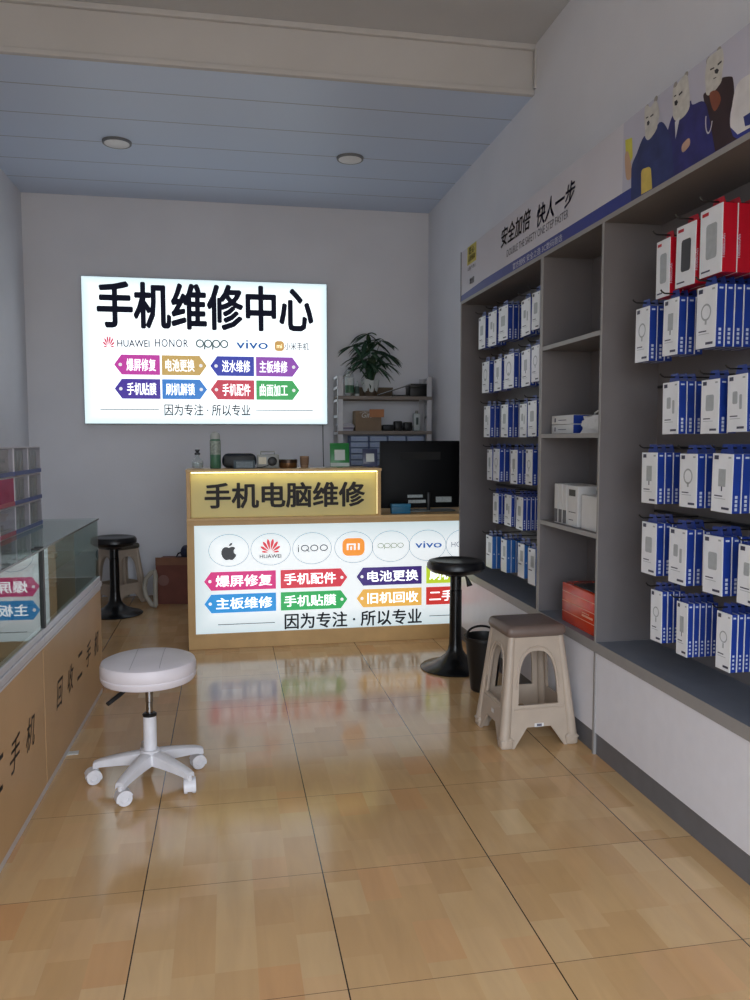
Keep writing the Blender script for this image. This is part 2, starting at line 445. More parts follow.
obj('upper_top', MB().box(cx(-.292), cx(1.112), -.006, .33, 1.272, 1.292), M_oak2, ctr, bevel=.003)
M_yel = mat('yellow_panel', (224, 206, 132), .4, var=.04, scale=3)
obj('upper_panel', MB().box(cx(-.262), cx(1.085), .05, .06, .945, 1.272), M_yel, ctr)
M_led = glow('warm_led', (252, 246, 168), 5.)
obj('light_strip', MB().box(cx(-.255), cx(1.078), -.002, .012, 1.265, 1.272), M_led, ctr)
obj('light_strip', MB().box(cx(1.076), cx(1.083), .01, .016, .955, 1.26), glow('dim_led', (255, 236, 170), .8), ctr)
obj('upper_lettering', MB().text('手机电脑维修', .414, 1.10, 1.16, .185, 0, frame((OX, .046, 0), (1, 0, 0), (0, 0, 1)), bold=.028, depth=.003), mat('dark_brown_letters', (30, 24, 24), .6), ctr)
CS = .76
PXh, PZh = 1.1, .391
lp = obj('lit_panel', MB().box(-PXh, PXh, 0, .012, -PZh, PZh), lightbox('counter_sheet', (240, 246, 248), CS, (PXh, PZh), .72), ctr, loc=(cx(.859), .012, .5))
FC = frame((OX, .0105, 0), (1, 0, 0), (0, 0, 1)); FC2 = frame((OX, .0092, 0), (1, 0, 0), (0, 0, 1))
cir = MB()
for x in (0, .297, .597, .905, 1.185, 1.465, 1.75): cir.ring(x, .71, .142, .115, .004, 0, FC, 48)
obj('logo_circles', cir, ink((140, 158, 170), .95), ctr)
ap = [(0, .36), (.06, .40), (.16, .44), (.27, .42), (.37, .34), (.30, .27), (.26, .16), (.27, .03), (.34, -.08), (.41, -.12), (.36, -.26), (.27, -.40), (.18, -.48), (.09, -.47), (0, -.44),
      (-.09, -.47), (-.18, -.48), (-.28, -.39), (-.37, -.24), (-.42, -.06), (-.42, .12), (-.37, .29), (-.28, .39), (-.17, .43), (-.07, .40)]
lf = [(.0, .50), (.015, .60), (.08, .70), (.18, .75), (.185, .65), (.12, .55)]
K = .105
obj('fruit_logo', MB().poly([(x*K*1.22, .69+y*K) for x, y in ap], 0, FC).poly([(x*K*1.22, .69+y*K*.95) for x, y in lf], 0, FC), ink((36, 36, 42), .35), ctr)
lg = MB(); fan_logo(lg, .295, .735, .17, .095, 0, FC)
obj('fan_logo', lg, ink((206, 44, 62), 1.05), ctr)
obj('brand_lettering', MB().text('HUAWEI', .295, .66, .155, .028, 0, FC, bold=.012), ink((70, 60, 70), .7), ctr)
iq = MB().text('i', .497, .71, .008, .05, 0, FC, bold=.01).ring(.545, .712, .026, .021, .007, 0, FC, 24).ring(.613, .712, .026, .021, .007, 0, FC, 24).ring(.683, .712, .026, .021, .007, 0, FC, 24)
iq.poly([(.552, .703), (.556, .706), (.578, .688), (.573, .684)], 0, FC)
obj('brand_lettering', iq, ink((60, 66, 78), .6), ctr)
obj('square_logo', MB().poly(rrect(.903, .712, .165, .13, .042), 0, FC), ink((232, 142, 44), 1.15), ctr)
mi_ = MB()
def bar(x0, x1, y0, y1): mi_.poly([(x0, y0), (x1, y0), (x1, y1), (x0, y1)], 0, FC2)
bar(.852, .866, .690, .738); bar(.866, .905, .727, .738); bar(.905, .919, .690, .738); bar(.879, .892, .690, .716); bar(.935, .949, .690, .738)
obj('brand_lettering', mi_, M_white_ink, ctr)
lg = MB(); oppo(lg, 1.182, .716, .20, .034, 0, FC, .006)
obj('brand_lettering', lg, ink((150, 160, 140), 1.0), ctr)
obj('brand_lettering', MB().text('vivo', 1.472, .716, .205, .05, 0, FC, bold=.012), ink((62, 104, 166), 1.0), ctr)
obj('brand_lettering', MB().text('HONOR', 1.75, .712, .2, .04, 0, FC), ink((110, 116, 130), .9), ctr)
CT = [(-.178, .332, 1, '爆屏修复', (206, 40, 120)), (.366, .856, 0, '手机配件', (206, 48, 66)), (.925, 1.42, 1, '电池更换', (62, 42, 118)), (1.455, 1.95, 0, '刷机解锁', (192, 216, 50)),
      (-.178, .332, 1, '主板维修', (36, 142, 212)), (.366, .856, 0, '手机贴膜', (36, 164, 82)), (.925, 1.42, 1, '旧机回收', (232, 178, 84)), (1.455, 1.95, 0, '二手手机', (206, 56, 52))]
for i, (x0, x1, l, b, c) in enumerate(CT):
    z0, z1 = (.421, .556) if i < 4 else (.258, .393)
    p_, t_ = MB(), MB(); d_ = tagset(p_, t_, x0, x1, z0, z1, l, b, 0, FC, bold=.018)
    t_.v = [(a, bb-.001, c_) for a, bb, c_ in t_.v]
    o = obj('service_tag', p_, ink(c, 1.0), ctr)
    obj('tag_lettering', t_, M_white_ink, o); obj('tag_hole', d_, M_white_ink, o)
mo = MB().text('因为专注 · 所以专业', .907, .176, 1.03, .118, 0, FC, bold=.02)
for a, b in ((-.085, .322), (1.48, 1.9)): mo.poly([(a, .17), (b, .17), (b, .175), (a, .175)], 0, FC)
obj('motto_lettering', mo, ink((40, 40, 48), .45), ctr)

# ------------------------------------------------------------------ small things on the counter's raised top
M_black = mat('black_plastic', (20, 20, 22), .45)
M_gblack = mat('gloss_black', (12, 12, 14), .16)
M_clear = pane('clear_plastic', (.9, .93, .93), 1.5, .02, .12)
ZT = 1.2926
t = thing('glass_bottle', 'small clear glass bottle with a dark stopper at the end of the counter top', 'bottle', (-.215, 5.93, ZT))
obj('bottle_body', MB().lathe([(.0, .004), (.036, .004), (.042, .012), (.042, .05), (.03, .068), (.014, .078), (.014, .098)], 24), M_clear, t)
obj('liquid', MB().lathe([(0, .008), (.034, .008), (.037, .016), (.037, .045), (0, .045)], 20), mat('pale_liquid', (178, 186, 188), .2), t)
obj('stopper', MB().lathe([(.014, .098), (.02, .1), (.02, .112), (.01, .118), (.018, .13), (.018, .138), (0, .141)], 20), mat('dark_stopper', (60, 62, 66), .3), t)
t = thing('spray_can', 'tall green spray can with a pale domed top standing on the counter', 'can', (-.087, 5.93, ZT))
obj('can_body', MB().lathe([(0, 0), (.037, 0), (.039, .004), (.039, .2), (.034, .212), (.03, .214)], 28), mat('green_can', (74, 118, 92), .35, var=.1, scale=30), t)
obj('can_cap', MB().lathe([(.036, .212), (.036, .235), (.03, .255), (.014, .264), (0, .265)], 24), mat('pale_cap', (176, 180, 176), .4), t)
obj('printed_band', MB().lathe([(.0394, .1), (.0396, .11), (.0396, .19), (.0394, .2)], 28), mat('dim_print', (150, 160, 150), .4, var=.35, scale=60), t)
t = thing('headset', 'dark navy round headset lying on the counter beside the green can', 'headset', (.085, 5.97, ZT))
obj('ear_cup', MB().rbox(-.125, .125, -.05, .06, 0, .108, .045, 4), mat('navy_fabric', (24, 28, 42), .7), t)
obj('cushion', MB().rbox(-.11, .11, -.062, -.048, .012, .09, .006, 2), M_black, t)
t = thing('name_card_holder', 'small grey card holder in front of the navy headset', 'card holder', (.12, 5.86, ZT))
obj('holder_back', MB().box(-.078, .078, 0, .004, 0, .06, M=R('X', -12)), mat('smoke_acrylic', (70, 84, 92), .2), t)
obj('card', MB().box(-.06, .06, -.004, -.001, .004, .05, M=R('X', -12)), mat('grey_card', (116, 128, 134), .5, var=.2, scale=60), t)
t = thing('desk_radio', 'pale boxy device with dark dial between headset and bronze tin', 'radio', (.29, 5.93, ZT))
obj('radio_case', MB().rbox(-.078, .082, -.04, .04, 0, .1, .008, 2), mat('silver_plastic', (150, 152, 148), .35), t)
obj('dial', MB().lathe([(0, 0), (.034, 0), (.034, .012), (.026, .016), (0, .016)], 24, M=T((.032, -.04, .05))@R('X', 90)), M_black, t)
obj('display', MB().box(-.066, -.012, -.043, -.04, .03, .08), mat('cream_display', (208, 200, 176), .4), t)
obj('handle', MB().tube([(-.05, 0, .098), (-.05, 0, .12), (.05, 0, .12), (.05, 0, .098)], .005, 8), mat('silver_plastic', (150, 152, 148), .35), t)
obj('plug_wire', MB().tube([(-.09, -.06, .004), (-.04, -.065, .008), (.0, -.055, .02), (.02, -.045, .04)], .003, 6), M_black, t)
t = thing('round_tin', 'low round bronze brown tin on the counter next to the pale device', 'tin', (.44, 5.93, ZT))
obj('tin_body', MB().lathe([(0, 0), (.064, 0), (.066, .003), (.066, .044), (0, .044)], 32), mat('bronze', (112, 78, 48), .35, .5), t)
obj('tin_lid', MB().lathe([(.068, .038), (.068, .06), (.064, .064), (0, .064)], 32), mat('dark_bronze', (62, 46, 36), .35, .4), t)
t = thing('paper_cup', 'narrow tan cup standing on the counter right of the tin'.replace(' right of', ' past'), 'cup', (.562, 5.93, ZT))
obj('cup_body', MB().lathe([(0, 0), (.028, 0), (.034, .086), (.031, .086), (.026, .006), (0, .006)], 24), mat('tan_paper', (150, 122, 96), .6), t)
obj('cup_sleeve', MB().lathe([(.0308, .02), (.0345, .075)], 24), mat('tan_sleeve', (128, 100, 78), .7), t)
t = thing('receipt_slip', 'crumpled white paper slip lying on the counter beside the tan cup', 'paper', (.68, 5.86, ZT))
gp = MB()
n = 6
gp.add([(i*.02-.06, j*.02-.03, .003+.006*random.random()) for i in range(n+1) for j in range(4)], [(i*4+j, (i+1)*4+j, (i+1)*4+j+1, i*4+j+1) for i in range(n) for j in range(3)], 0, True)
o = obj('slip', gp, mat('white_paper', (214, 214, 210), .7), t)
sm = o.modifiers.new('thick', 'SOLIDIFY'); sm.thickness = .0012
def standee(name, label, x, w, h, board, mats, foot):
    t = thing(name, label, 'stand', (x, 5.9, ZT))
    M = R('X', -9)
    obj('board', MB().rbox(-w/2, w/2, 0, .006, .004, h, .003, 2, M=M), board, t)
    obj('blank_square', MB().box(-w*.27, w*.27, -.0012, 0, h*.30, h*.30+w*.54, M=M), mat('white_print', (196, 202, 198), .5), t)
    obj('lower_strip', MB().box(-w*.49, w*.49, -.0008, 0, .008, h*.19, M=M), foot, t)
    obj('prop', MB().box(-.02, .02, .004, .05, 0, .004).box(-.02, .02, .005, .008, .0, h*.5, M=T((0, .03, 0))@R('X', 10)), board, t)
    return t
g = mat('payment_green', (34, 122, 58), .35)
standee('payment_stand', 'green payment stand with a blank white square on the counter', .825, .145, .185, g, None, mat('pale_foot', (186, 196, 190), .5))
b_ = mat('payment_blue', (58, 64, 92), .35)
standee('payment_stand', 'small slate coloured payment stand beside the black monitor', 1.055, .115, .14, b_, None, mat('slate_foot', (52, 58, 92), .5))

# ------------------------------------------------------------------ monitor on the worktop
ZL = .9456
t = thing('computer_monitor', 'large black monitor turned away on the counter worktop, pale patches near its lower edge', 'monitor', (1.46, 5.98, ZL))
obj('housing', MB().rbox(-.315, .315, 0, .035, .028, .545, .008, 2), mat('monitor_black', (7, 8, 11), .5, var=.15, spec=.2), t)
obj('screen', MB().box(-.305, .305, .035, .037, .04, .535), M_gblack, t)
obj('rear_vent', MB().box(-.16, .16, -.002, .001, .40, .46), mat('vent_black', (9, 9, 10), .7), t)
st_ = mat('pale_grey_patch', (152, 160, 160), .5, var=.25, scale=70)
for x0, x1, z0, z1 in ((-.10, .02, .108, .13), (-.095, .045, .066, .09), (.125, .25, .07, .112)):
    obj('sticker', MB().box(x0, x1, -.0015, 0, z0, z1), st_, t, label='pale grey patch')  # thin pale grey rectangles set low on the housing
obj('stand_foot', MB().rbox(-.15, .27, -.05, .12, 0, .012, .005, 2), mat('silver_foot', (110, 116, 114), .35, .5), t)
obj('stand_neck', MB().rbox(.05, .075, -.03, -.003, .008, .15, .006, 2), M_black, t)
t = thing('card_box', 'small teal blue box in front of the black monitor', 'box', (1.275, 5.85, ZL))
obj('carton', MB().rbox(-.072, .072, -.03, .03, 0, .072, .003, 2), mat('teal_card', (34, 100, 132), .5), t)
obj('lid', MB().rbox(-.074, .074, -.032, .032, .05, .0735, .003, 2), mat('teal_lid', (40, 112, 146), .5), t)

# ------------------------------------------------------------------ metal rack behind the counter
M_rack = mat('white_metal', (196, 196, 200), .4)
M_board = mat('rack_board', (132, 116, 100), .55, var=.12, scale=8)
rk = thing('storage_rack', 'white metal rack with board shelves in the corner behind the counter', 'rack', (1.487, 7.66, 0))
for x in (-.457, .457):
    for y in (-.16, .16):
        sx = 1 if x < 0 else -1; s2 = 1 if y < 0 else -1
        obj('post', MB().box(min(x, x+sx*.05), max(x, x+sx*.05), min(y, y+s2*.003), max(y, y+s2*.003), 0, 2.10).box(min(x, x+sx*.003), max(x, x+sx*.003), min(y, y+s2*.04), max(y, y+s2*.04), 0, 2.10), M_rack, rk)
for z in (.25, .75, 1.235, 1.57, 1.90):
    s = obj('shelf', MB().box(-.454, .454, -.158, .158, z, z+.012), M_board, rk)
    obj('shelf_edge', MB().box(-.457, .457, -.165, -.161, z-.02, z+.012).box(-.457, .457, .161, .165, z-.02, z+.012), mat('shelf_edge_grey', (126, 116, 108), .5), s)
for z in (2.09, 1.99, 1.87, 1.72, 1.56, 1.4):
    obj('side_bar', MB().box(-.462, -.458, -.16, .16, z-.012, z+.012).box(.458, .462, -.16, .16, z-.012, z+.012), M_rack, rk)

Z1 = 1.913
# plant with palmate leaves
pt = thing('potted_plant', 'leafy green plant in a white wrapped pot on top of the metal rack', 'plant', (1.375, 7.68, Z1))
obj('pot', MB().lathe([(0, 0), (.055, 0), (.075, .13), (.07, .13), (.065, .11), (0, .11)], 28), mat('brown_pot', (84, 70, 56), .6), pt)
wr = MB()
ns = 40
prof = [(.064, .05), (.078, .10), (.085, .145), (.088, .16)]
vs = []; fs = []
for i in range(ns):
    a = 2*PI*i/ns; k = 1+.05*math.sin(7*a)+.03*math.sin(13*a+1)
    for r, z in prof: vs.append((r*k*math.cos(a), r*k*math.sin(a), z+.008*math.sin(5*a)))
for i in range(ns):
    for k in range(3): fs.append((i*4+k, ((i+1) % ns)*4+k, ((i+1) % ns)*4+k+1, i*4+k+1))
wr.add(vs, fs, 0, True)
obj('white_wrap', wr, mat('white_plastic_wrap', (190, 196, 196), .4), pt)
stm = MB(); lv = MB()
rnd = random.Random(11)
def leaflet(mb, p, d, L, W, droop):
    d = d.normalized(); side = d.cross(Vector((0, 0, 1)))
    if side.length < .05: side = Vector((1, 0, 0))
    side.normalize(); nrm = side.cross(d)
    rows = []
    for i in range(7):
        t_ = i/6
        w = W*math.sin(PI*min(1, .06+t_*.94))**.8*(.9 if t_ < .7 else .75)
        c = p+d*L*t_+Vector((0, 0, -droop*L*t_*t_))
        rows.append((c-side*w/2-nrm*w*.12, c, c+side*w/2-nrm*w*.12))
    vs = [q for r_ in rows for q in r_]
    fs = []
    for i in range(6):
        for k in (0, 1): fs.append((i*3+k, i*3+k+1, (i+1)*3+k+1, (i+1)*3+k))
    mb.add(vs, fs, 0, True)
tops = [(-.2, -.02, .40), (-.13, .05, .30), (-.03, 0, .52), (.05, .03, .45), (.13, -.02, .46), (.20, 0, .33), (.14, -.06, .24), (-.09, -.07, .27), (0, -.09, .34), (.07, -.09, .2), (-.03, .08, .38), (.05, .1, .3), (-.14, -.05, .19), (-.02, -.1, .23), (.1, .04, .36), (-.06, 0, .44)]
for i, (x, y, z) in enumerate(tops):
    b0 = Vector((rnd.uniform(-.02, .02), rnd.uniform(-.02, .02), .1)); e = Vector((x*.82, y*.45, z+.085))
    mid = Vector((x*.35, y*.35, z*.75+.04))
    stm.tube([b0, (b0+mid)/2+Vector((0, 0, .02)), mid, (mid+e)/2+Vector((0, 0, .01)), e], .004, 6, rr=[.007, .006, .004, .003, .0025])
    nl = rnd.choice((5, 6, 6, 7))
    a0 = rnd.uniform(0, 6)
    out = Vector((x, y, 0)).normalized()*.5
    for k in range(nl):
        a = a0+2*PI*k/nl
        d = Vector((math.cos(a), math.sin(a)*.4, rnd.uniform(-.25, .25)))+out
        leaflet(lv, e, d, rnd.uniform(.15, .20), rnd.uniform(.052, .068), rnd.uniform(.35, .8))
for q_ in (lv, stm): q_.v = [(v_[0], max(-.08+.02*v_[1], min(.16, v_[1]*.6)), v_[2]) for v_ in q_.v]
obj('stem', stm, mat('plant_stem', (60, 82, 50), .6), pt)
lo = obj('foliage', lv, mat('dark_leaf', (34, 66, 44), .4, var=.3, scale=9), pt)
sm = lo.modifiers.new('thick', 'SOLIDIFY'); sm.thickness = .0015

t = thing('water_bottle', 'large clear water bottle with a green label on the rack beside the plant', 'bottle', (1.15, 7.547, Z1))
obj('bottle_body', MB().lathe([(0, 0), (.036, 0), (.042, .01), (.042, .16), (.036, .2), (.016, .242), (.015, .25)], 28), M_clear, t)
obj('label_band', MB().lathe([(.0425, .03), (.043, .035), (.043, .095), (.0425, .1)], 28), mat('green_label', (62, 104, 78), .5, var=.2, scale=40), t)
obj('label_band', MB().lathe([(.0425, .1), (.043, .105), (.043, .165), (.0425, .17)], 28), mat('white_label', (186, 194, 194), .5, var=.1, scale=40), t)
obj('cap', MB().lathe([(.0165, .248), (.0165, .268), (0, .27)], 20), mat('dark_cap', (34, 38, 42), .4), t)
t = thing('small_bottle', 'thin white labelled bottle standing between water bottle and plant', 'bottle', (1.218, 7.53, Z1))
obj('bottle_body', MB().lathe([(0, 0), (.02, 0), (.022, .006), (.022, .1), (.01, .12), (.009, .14), (0, .141)], 20), mat('white_bottle', (178, 186, 186), .35), t)
obj('label_band', MB().lathe([(.0222, .02), (.0226, .024), (.0226, .085), (.0222, .09)], 20), mat('dark_label', (62, 80, 76), .5), t)
t = thing('wooden_tray', 'brown flat wooden tray leaning behind the plant pot on the rack', 'tray', (1.5, 7.805, Z1))
obj('tray_board', MB().rbox(-.3, .12, -.01, .01, 0, .1, .004, 1), mat('brown_board', (98, 82, 62), .6, var=.15), t)
obj('tray_rim', MB().box(-.3, .12, -.02, -.01, .085, .1).box(-.3, .12, -.02, -.01, 0, .015), mat('brown_rim', (112, 94, 72), .6), t)
t = thing('photo_frame', 'pale slanted sheet resting on black clutter at the top of the rack', 'board', (1.62, 7.56, Z1+.022))
obj('sheet', MB().box(-.2, .12, -.06, .06, -.002, .004, M=T((0, 0, .055))@R('Y', -18)), mat('grey_sheet', (158, 158, 160), .5), t)
obj('backing', MB().box(-.195, .115, -.055, .055, -.008, -.002, M=T((0, 0, .055))@R('Y', -18)), M_black, t)
t = thing('cable_modem', 'flat black box with rounded edge under the slanted sheet', 'box', (1.66, 7.62, Z1))
obj('casing', MB().rbox(-.085, .065, -.08, .06, 0, .016, .006, 2), M_black, t)
obj('foot', MB().box(-.075, .055, -.07, .05, 0, .004), mat('dark_rubber', (28, 28, 28), .8), t)
t = thing('black_case', 'black equipment case at the wall end of the top rack shelf', 'case', (1.842, 7.66, Z1))
obj('casing', MB().rbox(-.1, .095, -.1, .1, 0, .11, .01, 2), M_black, t)
obj('lid', MB().rbox(-.102, .097, -.104, .104, .085, .125, .008, 2), mat('black_lid', (26, 26, 28), .4), t)

Z2 = 1.583
t = thing('cardboard_box', 'brown cardboard box with pale scrawl and orange flap on the rack shelf', 'box', (1.33, 7.6, Z2))
obj('carton', MB().box(-.13, .12, -.09, .09, 0, .19), mat('cardboard', (128, 108, 86), .7, var=.08), t)
obj('flap', MB().box(.0, .14, -.1, -.092, .14, .215, M=R('X', 6)), mat('orange_flap', (176, 118, 78), .6), t, label='orange flap')
obj('scrawl', MB().text('Gift', 0, .15, .10, .05, 0, frame((-.02, -.0915, 0), (1, 0, 0), (0, 0, 1)), shear=.3).ring(.0, .15, .08, .035, .003, 0, frame((-.02, -.0912, 0), (1, 0, 0), (0, 0, 1)), 24, .5, 2.6), mat('pale_print', (206, 206, 206), .5), t)
pm = [mat('paper_a', (172, 172, 184), .6), mat('paper_b', (120, 112, 130), .6), mat('paper_c', (188, 186, 190), .6)]
for k in range(4):
    lab = ('lowest', 'second', 'third', 'topmost')[k]
    pp = MB().rbox(-.07, .07, -.08, .08, 0, .016, .002, 1)
    t = tag(obj('notebook', pp, pm[k % 3], loc=(1.112+.004*k, 7.6, Z2+.0002+.0168*k), rot=(0, 0, .02*k)), f'thin pale notebook, {lab} of the pile at the rack post', 'notebook', 'notebooks piled on the rack')
    if k == 3: t.location.x = 1.108
for k, (x, w, h, lb) in enumerate(((1.525, .11, .06, 'low black adapter lump beside the cardboard box'), (1.625, .075, .095, 'black boxy charger in the middle of the rack shelf'), (1.72, .08, .085, 'black boxy charger near the white bottle'))):
    t = thing('power_adapter', lb, 'adapter', (x, 7.58, Z2))
    obj('casing', MB().rbox(-w/2, w/2, -.05, .05, 0, h, .012, 2), M_black, t)
    obj('cord', MB().tube([(w*.3, -.05, h*.6), (w*.4, -.075, h*.5), (w*.1, -.08, .01), (-w*.3, -.07, .006), (-w*.4, -.06, .03)], .005, 6), M_black, t)
t = thing('lotion_bottle', 'white squat bottle with dark mark at the end of the rack shelf', 'bottle', (1.81, 7.57, Z2))
obj('bottle_body', MB().rbox(-.035, .035, -.025, .025, 0, .17, .012, 3), mat('white_bottle', (178, 186, 186), .35), t)
obj('cap', MB().lathe([(.015, .17), (.015, .195), (0, .197)], 18), mat('grey_cap', (140, 140, 136), .4), t)
obj('mark', MB().box(-.012, .012, -.0262, -.025, .06, .13), mat('dark_label', (62, 80, 76), .5), t)
Z3 = 1.248
M_bin = pane('blue_clear_bin', (.50, .60, .78), 1.45, .1, .75)
M_binf = mat('bin_blue_frame', (84, 104, 148), .4)
bin0 = None
for k in range(4):
    lb = 'blue clear parts drawers below the rack shelf, '+('column at the rack post', 'second column from the post', 'third column from the post', 'column closest to the side wall')[k]
    x = 1.24+.183*k
    if bin0 is None:
        bin0 = thing('drawer_cabinet', lb, 'drawers', (x, 7.6, Z3), group='blue parts drawers on the rack')
        f_ = MB()
        for r_ in range(5): f_.box(-.088, .088, -.07, .09, r_*.0575, r_*.0575+.004)
        f_.box(-.09, -.086, -.07, .09, 0, .2885).box(.086, .09, -.07, .09, 0, .2885).box(-.09, .09, .086, .09, 0, .2885).box(-.09, .09, -.07, .09, .2845, .2885)
        obj('frame', f_, M_binf, bin0)
        for r_ in range(5):
            z = r_*.0575+.006
            d = obj('drawer', MB().rbox(-.083, .083, -.078, .07, z, z+.048, .004, 1), M_bin, bin0)
            obj('drawer_pull', MB().box(-.07, -.03, -.085, -.078, z+.012, z+.032).box(-.02, .07, -.0795, -.078, z+.014, z+.03), mat('bin_pull', (150, 164, 196), .4), d)
    else:
        dup(bin0, (x, 7.6, Z3), None, lb)

# ------------------------------------------------------------------ right-hand wall cabinets
M_cab = mat('taupe_laminate', (108, 104, 105), .5, var=.05, scale=5)
M_edge = mat('grey_edge_band', (148, 145, 143), .45, var=.03)
M_cabw = mat('white_laminate', (226, 226, 233), .35, var=.02)
M_plin = mat('grey_plinth', (104, 104, 108), .45)
M_base = mat('slate_laminate', (112, 118, 130), .4)
FX = 1.70
def cabinet(name, label, y0, y1, sides=(1, 1), shelves=()):
    c = thing(name, label, 'cabinet', (FX, (y0+y1)/2, 0))
    h = (y1-y0)/2; d = XR-FX-.002
    obj('plinth', MB().box(.012, d, -h, h, 0, .105), M_plin, c)
    obj('front_panel', MB().box(.004, .022, -h+.002, h-.002, .107, .492), M_cabw, c, bevel=.001)
    o = obj('base_board', MB().box(.0, d, -h, h, .495, .545), M_base, c)
    obj('edge_band', MB().box(-.002, 0, -h, h, .495, .545), M_edge, o)
    obj('back_panel', MB().box(d-.014, d, -h, h, .545, 2.485), M_cab, c)
    o = obj('top_board', MB().box(0, d, -h, h, 2.485, 2.507), M_cab, c)
    obj('edge_band', MB().box(-.002, 0, -h, h, 2.485, 2.507), M_edge, o)
    for s, on in zip((-1, 1), sides):
        if on:
            a, b = sorted((s*h, s*(h-.018)))
            o = obj('side_panel', MB().box(0, d-.014, a, b, .545, 2.485), M_cab, c)
            obj('edge_band', MB().box(-.002, 0, a, b, .545, 2.485), M_edge, o)
            obj('end_panel', MB().box(.022, d-.014, a, b, .0 if False else .106, .494), M_cab, c)
            if s > 0: obj('seam_edge', MB().box(-.002, .012, a+.001, b-.001, 0, .495), M_edge, c)
    for z in shelves:
        o = obj('shelf', MB().box(.002, d-.014, -h, h-.018, z-.022, z), M_cab, c)
        obj('edge_band', MB().box(-.0, .002, -h, h-.018, z-.022, z), M_edge, o)
    return c
cabinet('wall_cabinet', 'grey open wall cabinet full of hanging blue boxes, far bay by the counter', 4.18, 5.725)
cabinet('wall_cabinet', 'narrow grey open cabinet with four shelves between the two wide bays', 3.472, 4.18, (0, 1), (2.005, 1.531, 1.057))
cabinet('wall_cabinet', 'grey open wall cabinet with red boxes on its top row, bay beside the photographer', 1.80, 3.472)

# banner over the cabinets
bn = thing('banner_sign', 'long pale banner above the wall cabinets with blue stripe and three bear-headed figures', 'banner', (FX, 3.765, 2.507))
obj('banner_case', MB().box(.004, .16, -1.965, 1.965, 0, .356), mat('banner_white', (206, 204, 212), .35, var=.04, scale=2.), bn)
obj('end_cap', MB().box(-.002, .16, 1.965, 1.972, 0, .358), mat('banner_end', (120, 120, 126), .4), bn)
def FB(d): return frame((.004-d, 3.765-3.765, -2.507), (0, -1, 0), (0, 0, 1))
# banner drawing coordinates: x = -(world Y - 3.765), y = world z
def bq(pts): return [(-(y-3.765), z) for y, z in pts]
def rounded(pts, z0=2.511, z1=2.862):
    n = len(pts); out = []
    for i in range(n):
        p0, p1, p2, p3 = (Vector(pts[(i+k-1) % n]) for k in range(4))
        flat = p1.y < 2.53 or p2.y < 2.53
        for k in range(4):
            t = k/4
            q = p1.lerp(p2, t) if flat else .5*((2*p1)+(p2-p0)*t+(2*p0-5*p1+4*p2-p3)*t*t+(3*p1-p0-3*p2+p3)*t**3)
            out.append((q.x, max(z0, min(z1, q.y))))
            if flat and (p1-p2).length < 1e-6: break
    return out
def clip_poly(pts, z0, z1, yf=1.8):
    return [(max(y, yf), min(max(z, z0), z1)) for y, z in pts]
M_bblue = mat('banner_blue', (46, 54, 136), .35)
obj('blue_stripe', MB().poly(bq([(5.73, 2.509), (5.73, 2.55), (5.2, 2.568), (1.8, 2.568), (1.8, 2.509)]), 0, FB(.0008)), M_bblue, bn)
obj('photo_ground', MB().poly(bq([(3.30, 2.568), (1.8, 2.568), (1.8, 2.863), (3.30, 2.863)]), 0, FB(.0005)), mat('photo_lavender', (186, 186, 202), .35, var=.06, scale=2.5), bn)
obj('heading_lettering', MB().text('安全加倍', -(4.62-3.765), 2.752, .50, .118, 0, FB(.0015), bold=.02, shear=.2), mat('print_black', (36, 38, 46), .4), bn)
obj('heading_lettering', MB().text('快人一步', -(4.03-3.765), 2.727, .50, .118, 0, FB(.0015), bold=.02, shear=.2), mat('print_navy', (40, 44, 104), .4), bn)
obj('subtitle_lettering', MB().text('DOUBLE THE SAFETY ONE STEP FASTER', -(4.31-3.765), 2.637, .90, .042, 0, FB(.0015)), mat('print_grey', (84, 86, 96), .4), bn)
obj('stripe_lettering', MB().text('官方授权 安全之选 3C数码首选', -(4.29-3.765), 2.536, .72, .038, 0, FB(.0015)), mat('print_white', (206, 208, 220), .4), bn)
yb = MB().poly(bq([(5.585, 2.735), (5.375, 2.735), (5.375, 2.862), (5.585, 2.862)]), 0, FB(.001))
o = obj('yellow_square', yb, mat('print_yellow', (206, 190, 74), .4), bn)
obj('square_lettering', MB().text('匠心', -(5.48-3.765), 2.827, .12, .045, 0, FB(.0018), bold=.02).text('品质保障', -(5.48-3.765), 2.775, .15, .04, 0, FB(.0018), bold=.01), mat('print_black', (36, 38, 46), .4), o)
obj('small_lettering', MB().text('让用户放心', -(5.48-3.765), 2.708, .2, .026, 0, FB(.0015)).text('敢信', -(5.47-3.765), 2.615, .11, .045, 0, FB(.0015), bold=.01), mat('print_black', (36, 38, 46), .4), bn)
